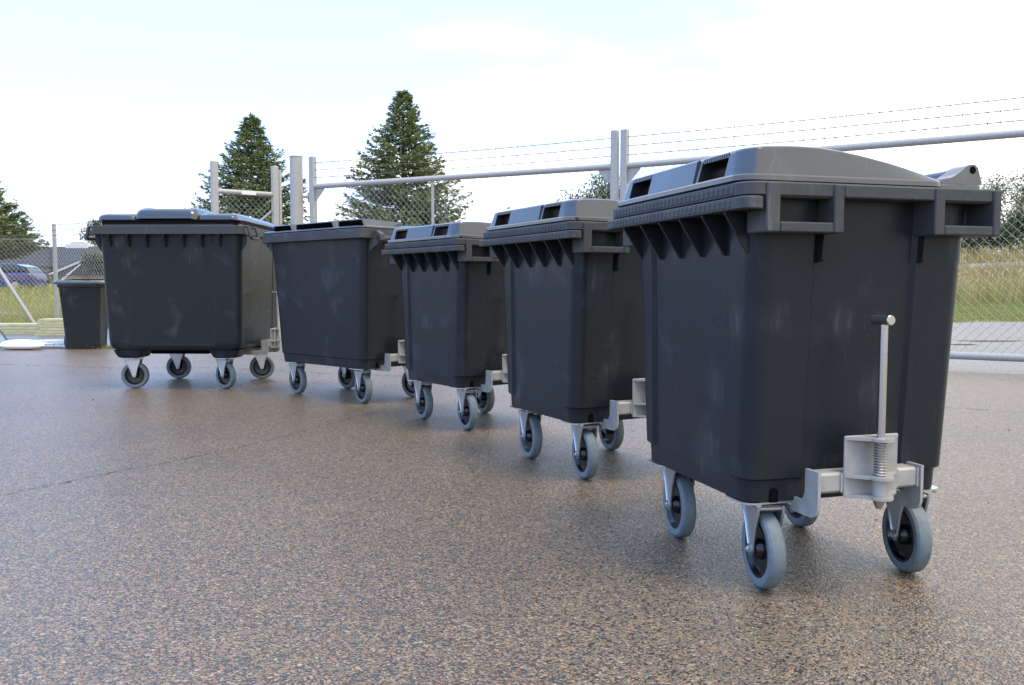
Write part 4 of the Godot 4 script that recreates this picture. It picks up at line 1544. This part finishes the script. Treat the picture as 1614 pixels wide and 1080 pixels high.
func bush(called: String, label: String, category: String, x: float, d: float, w: float, h: float, sd: int, dark: Color, light: Color, leaf := 0.16, count := 9000, airy := 0.0):
	var r := RandomNumberGenerator.new()
	r.seed = sd
	var t := thing(called, label, category, Vector3(x, gy(x, d), -d), 0, "leafy trees and shrubs beyond the road")
	var stems := MB.new()
	var lv := Leaves.new()
	var clumps := []
	for k in 26:
		var a := r.randf() * TAU
		var f := sqrt(r.randf())
		var y := h * (0.12 + 0.80 * pow(r.randf(), 0.75))
		var rad := w * 0.5 * sqrt(maxf(0.05, 1.0 - pow(absf(y / h - 0.42) / 0.62, 2.0)))
		var c := Vector3(cos(a) * rad * f, y, sin(a) * rad * f * 0.8)
		clumps.append([c, r.randf_range(0.14, 0.26) * minf(w, h) * (1.0 - airy * 0.4), r.randf()])
		stems.tube(PackedVector3Array([Vector3(c.x * 0.1, 0, c.z * 0.1), Vector3(c.x * 0.45, c.y * 0.55, c.z * 0.45), c]), 0.035, 4, false, 0.008)
	for k in count:
		var cl = clumps[k % clumps.size()]
		var dir := Vector3(r.randfn(), r.randfn(), r.randfn()).normalized()
		var rr_ := pow(r.randf(), 0.45) * (1.0 + (0.5 if r.randf() < 0.12 else 0.0))
		var p: Vector3 = cl[0] + dir * float(cl[1]) * rr_ * Vector3(1.15, 0.85, 1.15)
		var ld := (dir + Vector3(r.randf_range(-0.8, 0.8), r.randf_range(-0.9, 0.4), r.randf_range(-0.8, 0.8))).normalized()
		var ls := ld.cross(Vector3(r.randf_range(-0.6, 0.6), 1, r.randf_range(-0.6, 0.6))).normalized()
		var col := dark.lerp(light, clampf(float(cl[2]) * 0.5 + r.randf() * 0.6 - 0.05, 0, 1))
		lv.leaf(p, ld, ls, leaf * r.randf_range(0.7, 1.3), leaf * r.randf_range(0.22, 0.36), col)
	part("trunk", stems.done(50), M.bark, t)
	part("crown", lv.done(), M.leaf, t)


func make_trees():
	var da := Color(0.140, 0.188, 0.085)
	var li := Color(0.37, 0.42, 0.185)
	cone_tree("tallest conical tree, green, behind the left gate leaf", -5.0, 40.0, 9.35, 4.7, 1, da, li)
	cone_tree("conical green tree left of the thick gate post, behind the side gate", -12.0, 40.0, 8.35, 4.5, 2, da, li)
	cone_tree("conical green tree cut by the left edge of the picture", -23.3, 37.0, 6.3, 3.9, 3, da, li, 0.30)
	var g1 := Color(0.06, 0.085, 0.028)
	var g2 := Color(0.17, 0.19, 0.065)
	bush("leafy_tree", "round leafy tree just visible behind the gate's middle posts", "tree", 6.4, 60.0, 5.4, 7.3, 11, g1, g2, 0.22, 12000)
	bush("leafy_tree", "low leafy treetop showing over the second container's lid", "tree", 0.7, 62.0, 4.6, 4.9, 12, g1, g2, 0.2, 7000)
	bush("shrub", "tall airy shrub with thin top shoots at the right edge", "shrub", 29.2, 50.5, 5.0, 5.6, 13, Color(0.10, 0.12, 0.05), Color(0.28, 0.28, 0.13), 0.15, 7000, 0.8)
	bush("shrub", "dense dark green shrub behind the right end of the fence", "shrub", 25.8, 50.0, 7.0, 2.8, 14, Color(0.075, 0.115, 0.040), Color(0.20, 0.25, 0.085), 0.16, 26000)
	bush("shrub", "dense green shrub at the right edge below the airy one", "shrub", 31.0, 49.0, 7.0, 3.1, 15, Color(0.075, 0.115, 0.038), Color(0.20, 0.25, 0.085), 0.16, 26000)
	bush("shrub", "green garden shrub between the blue car and the house", "shrub", -29.6, 53.0, 2.0, 1.3, 16, g1, g2, 0.14, 7000)
	bush("leafy_tree", "small leafy tree at the right end of the house roof", "tree", -26.6, 55.0, 1.8, 2.6, 17, g1, Color(0.2, 0.2, 0.075), 0.15, 6000, 0.3)
	bush("leafy_tree", "treetop peeping over the widest container's left corner", "tree", -33.5, 70.0, 3.4, 5.6, 18, g1, g2, 0.2, 6000, 0.4)


# ---------------------------------------------------------------- house and car
func make_house():
	var g := 0.15
	var t := thing("bungalow", "bungalow with dark grey roof and cream wall beyond the left fence", "house", Vector3(-36.0, g, -62.0))
	part("wall", MB.new().box(-9.0, 6.2, -0.5, 2.1, -4.0, 3.6, 0.0).done(10), M.render_wall, t)
	var roof := MB.new().extrude(p2([[-4.6, 1.85], [-4.6, 1.98], [-0.2, 3.42], [4.2, 1.98], [4.2, 1.85], [-0.2, 3.28]]), -9.6, 6.9, SIDEWAYS)
	var rf := part("roof", roof.done(10), M.roof, t)
	for k in 14:
		# courses of roof sheets
		var f := (k + 0.5) / 14.0
		part("roof_course", MB.new().box(-9.6, 6.9, lerpf(1.995, 3.40, f) - 0.0, lerpf(1.995, 3.40, f) + 0.035, lerpf(4.2, -0.1, f) - 0.03, lerpf(4.2, -0.1, f) + 0.02).done(10), M.roof, rf)
	var ch := part("chimney", MB.new().box(3.9, 5.5, 3.2, 3.62, -0.9, 0.2, 0.03).done(10), M.white_paint, rf)
	part("vent_cap", MB.new().box(4.2, 5.2, 3.63, 3.74, -0.7, 0.0, 0.03).done(10), M.galvanised, ch)
	# gabled porch at the right
	var w := thing("gabled_carport", "dark gabled carport with white barge boards at the bungalow's right end", "carport", Vector3(-28.4, g, -57.0))
	part("gable", MB.new().extrude(p2([[-2.35, 1.25], [0.0, 2.15], [2.35, 1.25]]), 0.0, 0.08).done(10), M.dark_boards, w)
	for s in [-1.0, 1.0]:
		part("barge_board", MB.new().extrude(p2([[s * -2.6, 1.12], [s * 0.004, 2.20], [s * 0.004, 2.36], [s * -2.6, 1.28]]), 0.10, 0.16).done(10), M.white_paint, w)
		part("roof_slope", MB.new().extrude(p2([[s * -2.7, 1.29], [s * 0.002, 2.37], [s * 0.002, 2.45], [s * -2.7, 1.37]]), -4.0, 0.2).done(10), M.roof, w)
	part("strut", MB.new().extrude(p2([[-1.45, 1.0], [-0.12, 2.06], [0.0, 2.06], [-1.28, 1.0]]), 0.17, 0.24).done(10), M.white_paint, w)
	part("wall", MB.new().box(-1.5, 2.3, -0.3, 1.24, -3.8, -0.1).done(10), M.render_wall, w)
	part("door", MB.new().box(0.2, 1.6, -0.2, 1.05, -0.098, -0.05).done(10), M.white_paint, w)
	for x in [-2.2, 2.2]:
		part("post", MB.new().box(x - 0.06, x + 0.06, -0.3, 1.25, -0.05, 0.07).done(10), M.white_paint, w)
	for x in [-7.0, -4.0, -0.5, 3.0]:
		var win := part("window", MB.new().box(x - 0.6, x + 0.6, 0.6, 1.6, 3.602, 3.66).done(10), M.white_paint, t)
		part("pane", MB.new().box(x - 0.52, x + 0.52, 0.68, 1.52, 3.661, 3.668).done(10), M.window, win)


func yz_ring(x: float, y0: float, y1: float, hw: float, r: float) -> PackedVector3Array:
	var a := rr(-hw, hw, y0, y1, r, 0, 4)
	for i in a.size():
		a[i] = Vector3(x, a[i].z, a[i].x)
	return a


func make_car():
	var x := -27.75
	var d := 46.6
	var t := thing("car", "blue hatchback car on the road behind the left fence", "car", Vector3(x, gy(x, d) + 0.055, -d), 0.0)
	var rings := []
	for s in [[-2.12, 0.42, 0.62, 0.62, 0.08], [-2.02, 0.30, 0.70, 0.76, 0.12], [-1.6, 0.22, 0.82, 0.84, 0.14], [-0.9, 0.20, 0.92, 0.86, 0.14], [0.2, 0.20, 0.95, 0.87, 0.14], [1.3, 0.20, 0.98, 0.87, 0.14], [1.85, 0.26, 0.98, 0.83, 0.16], [2.05, 0.34, 0.93, 0.77, 0.14], [2.12, 0.44, 0.84, 0.68, 0.1]]:
		rings.append(yz_ring(s[0], s[1], s[2], s[3], s[4]))
	part("body", MB.new().loft(rings).done(40), M.car_blue, t)
	var cab := []
	for s in [[-0.98, 0.90, 0.93, 0.78, 0.01], [-0.25, 0.90, 1.36, 0.66, 0.12], [0.3, 0.90, 1.43, 0.65, 0.13], [1.2, 0.92, 1.41, 0.65, 0.13], [1.75, 0.94, 1.28, 0.66, 0.10], [2.0, 0.93, 0.97, 0.70, 0.01]]:
		cab.append(yz_ring(s[0], s[1], s[2], s[3], s[4]))
	part("windows", MB.new().loft(cab).done(40), M.car_glass, t)
	var roof := []
	for s in [[-0.30, 1.33, 1.362, 0.60, 0.012], [0.3, 1.39, 1.452, 0.60, 0.03], [1.2, 1.37, 1.432, 0.60, 0.03], [1.78, 1.24, 1.285, 0.60, 0.02]]:
		roof.append(yz_ring(s[0], s[1], s[2], s[3], s[4]))
	part("roof", MB.new().loft(roof).done(40), M.car_blue, t)
	for s in [-1.0, 1.0]:
		for p in [[-0.62, -0.42], [0.42, 0.50], [1.28, 1.44]]:
			part("pillar", MB.new().tube(PackedVector3Array([Vector3(p[0] if p[0] > 0 else -0.95, 0.92, s * 0.80), Vector3(p[1] if p[0] > 0 else -0.22, 1.36, s * 0.645)]), 0.045, 6).done(40), M.car_blue, t)
		part("tail_light", MB.new().box(1.98, 2.10, 0.62, 0.86, s * 0.52, s * 0.76, 0.03).done(30), M.red_lens, t)
		part("side_stripe", MB.new().box(0.6, 1.95, 0.70, 0.78, s * 0.866, s * 0.876, 0.003).done(30), M.red_lens, t)
		for wx in [-1.32, 1.28]:
			var xf := Transform3D(Vector3(1, 0, 0), Vector3(0, 0, 1), Vector3(0, 1, 0), Vector3(wx, 0.30, s * 0.80))
			var wheel := part("wheel", MB.new().lathe([[0.2, -0.1], [0.28, -0.1], [0.30, -0.08], [0.30, 0.08], [0.28, 0.1], [0.2, 0.1]], 24, xf).done(30), M.rubber, t)
			part("rim", MB.new().lathe([[0.03, -0.11], [0.18, -0.105], [0.2, -0.102], [0.2, 0.102], [0.18, 0.105], [0.03, 0.11]], 20, xf).done(30), M.galvanised, wheel)


# ---------------------------------------------------------------- odds and ends by the fence
func make_debris():
	var r := RandomNumberGenerator.new()
	r.seed = 23
	for st in [["long low stack of pale yellow timber boards by the left fence", Vector3(-8.35, -0.03, -14.0), 0.03, 2.0, 4, 0.13], ["taller short stack of pale yellow boards behind the small bin", Vector3(-7.12, -0.03, -13.7), 0.12, 0.75, 6, 0.16]]:
		var t := thing("timber_stack", st[0], "timber", st[1], st[2], "timber stacks")
		for k in st[4]:
			for c in 3:
				var j := r.randf_range(-0.04, 0.04)
				part("board", MB.new().box(-st[3] / 2 + j, st[3] / 2 + j, 0.002 + k * 0.046, 0.045 + k * 0.046, -0.2 + c * 0.135, -0.07 + c * 0.135, 0.003).done(20), M.pine, t)
	var foam := MB.new()
	var fr := []
	for k in 13:
		var f := k / 12.0
		var s := sqrt(maxf(0.0, 1.0 - pow(absf(f * 2 - 1), 2.6)))
		var ring := PackedVector3Array()
		for a in 14:
			var an := TAU * a / 14.0
			ring.append(Vector3(-0.27 + 0.54 * f, 0.048 + sin(an) * (0.075 if sin(an) > 0 else 0.0475) * (0.12 + 0.88 * s), cos(an) * 0.10 * (0.2 + 0.8 * s)))
		fr.append(ring)
	foam.loft(fr)
	var fo := part("foam_block", foam.done(50), M.foam, self, Transform3D(Basis(Vector3.UP, -0.04), Vector3(-5.92, 0.0, -10.32)))
	tag(fo, "smooth white foam block lying on the asphalt edge at far left", "foam block")
	for k in 9:
		var a := r.randf_range(-0.5, 0.35)
		var l := r.randf_range(0.3, 0.42) if k % 3 == 0 else r.randf_range(0.65, 0.85)
		var c := Vector3(-5.95 + r.randf_range(-0.22, 0.28), 0.016 + 0.026 * (k / 3), -10.75 + r.randf_range(-0.12, 0.12))
		var dv := Vector3(cos(a), r.randf_range(-0.01, 0.05), -sin(a)) * l / 2
		var pi := part("scrap_tube", MB.new().tube(PackedVector3Array([c - dv, c + dv]), 0.010 if k % 3 == 2 else 0.021, 10).done(30), M.pipe_white, self)
		tag(pi, "%s pale scrap tube in the %s of the heap beside the small bin" % [["short", "long", "thin"][k % 3], ["bottom layer", "middle layer", "top layer"][k / 3]], "tube", "scrap tubes in the heap")
	# leaning window pane with rubber seal
	var t := thing("glass_pane", "old vehicle window with rubber seal leaning at the left edge", "window pane", Vector3(-6.55, 0.0, -10.55), 0.12)
	var out := [[-0.75, 0.0], [-0.75, 0.24], [0.0, 0.31], [0.10, 0.285], [0.20, 0.20], [0.345, 0.0]]
	var lean := Transform3D(Basis(Vector3.RIGHT, -0.45), Vector3.ZERO)
	part("pane", MB.new().extrude(p2([[-0.73, 0.02], [-0.73, 0.225], [0.0, 0.295], [0.095, 0.268], [0.185, 0.195], [0.315, 0.02]]), -0.002, 0.002, lean).done(20), M.glass, t)
	var path := PackedVector3Array()
	for q in out + [out[0]]:
		path.append(lean * Vector3(q[0], q[1] + 0.014, 0))
	part("seal", MB.new().tube(path, 0.013, 8).done(60), M.seal, t)
	# dry weeds along the edge of the yard
	var tuft := blade_tuft(r, 12, 0.04, 0.14, 0.16, 0.0025, Color(0.16, 0.17, 0.05), Color(0.36, 0.29, 0.12), false)
	var p := []
	for k in 150:
		var x := r.randf_range(-9.5, -3.4)
		if k < 50:
			x = r.randf_range(-5.35, -4.75)
		var s := r.randf_range(0.5, 1.2)
		p.append([Transform3D(Basis(Vector3.UP, r.randf() * TAU).scaled(Vector3(s, s * 0.7, s)), Vector3(x, -0.02, -(10.47 + absf(r.randfn(0, 0.08)) * (0.3 if k < 50 else 2.0)))), Color(1, 1, 1)])
	scatter("weeds", "dry weeds growing along the asphalt edge by the small bin", tuft, p)
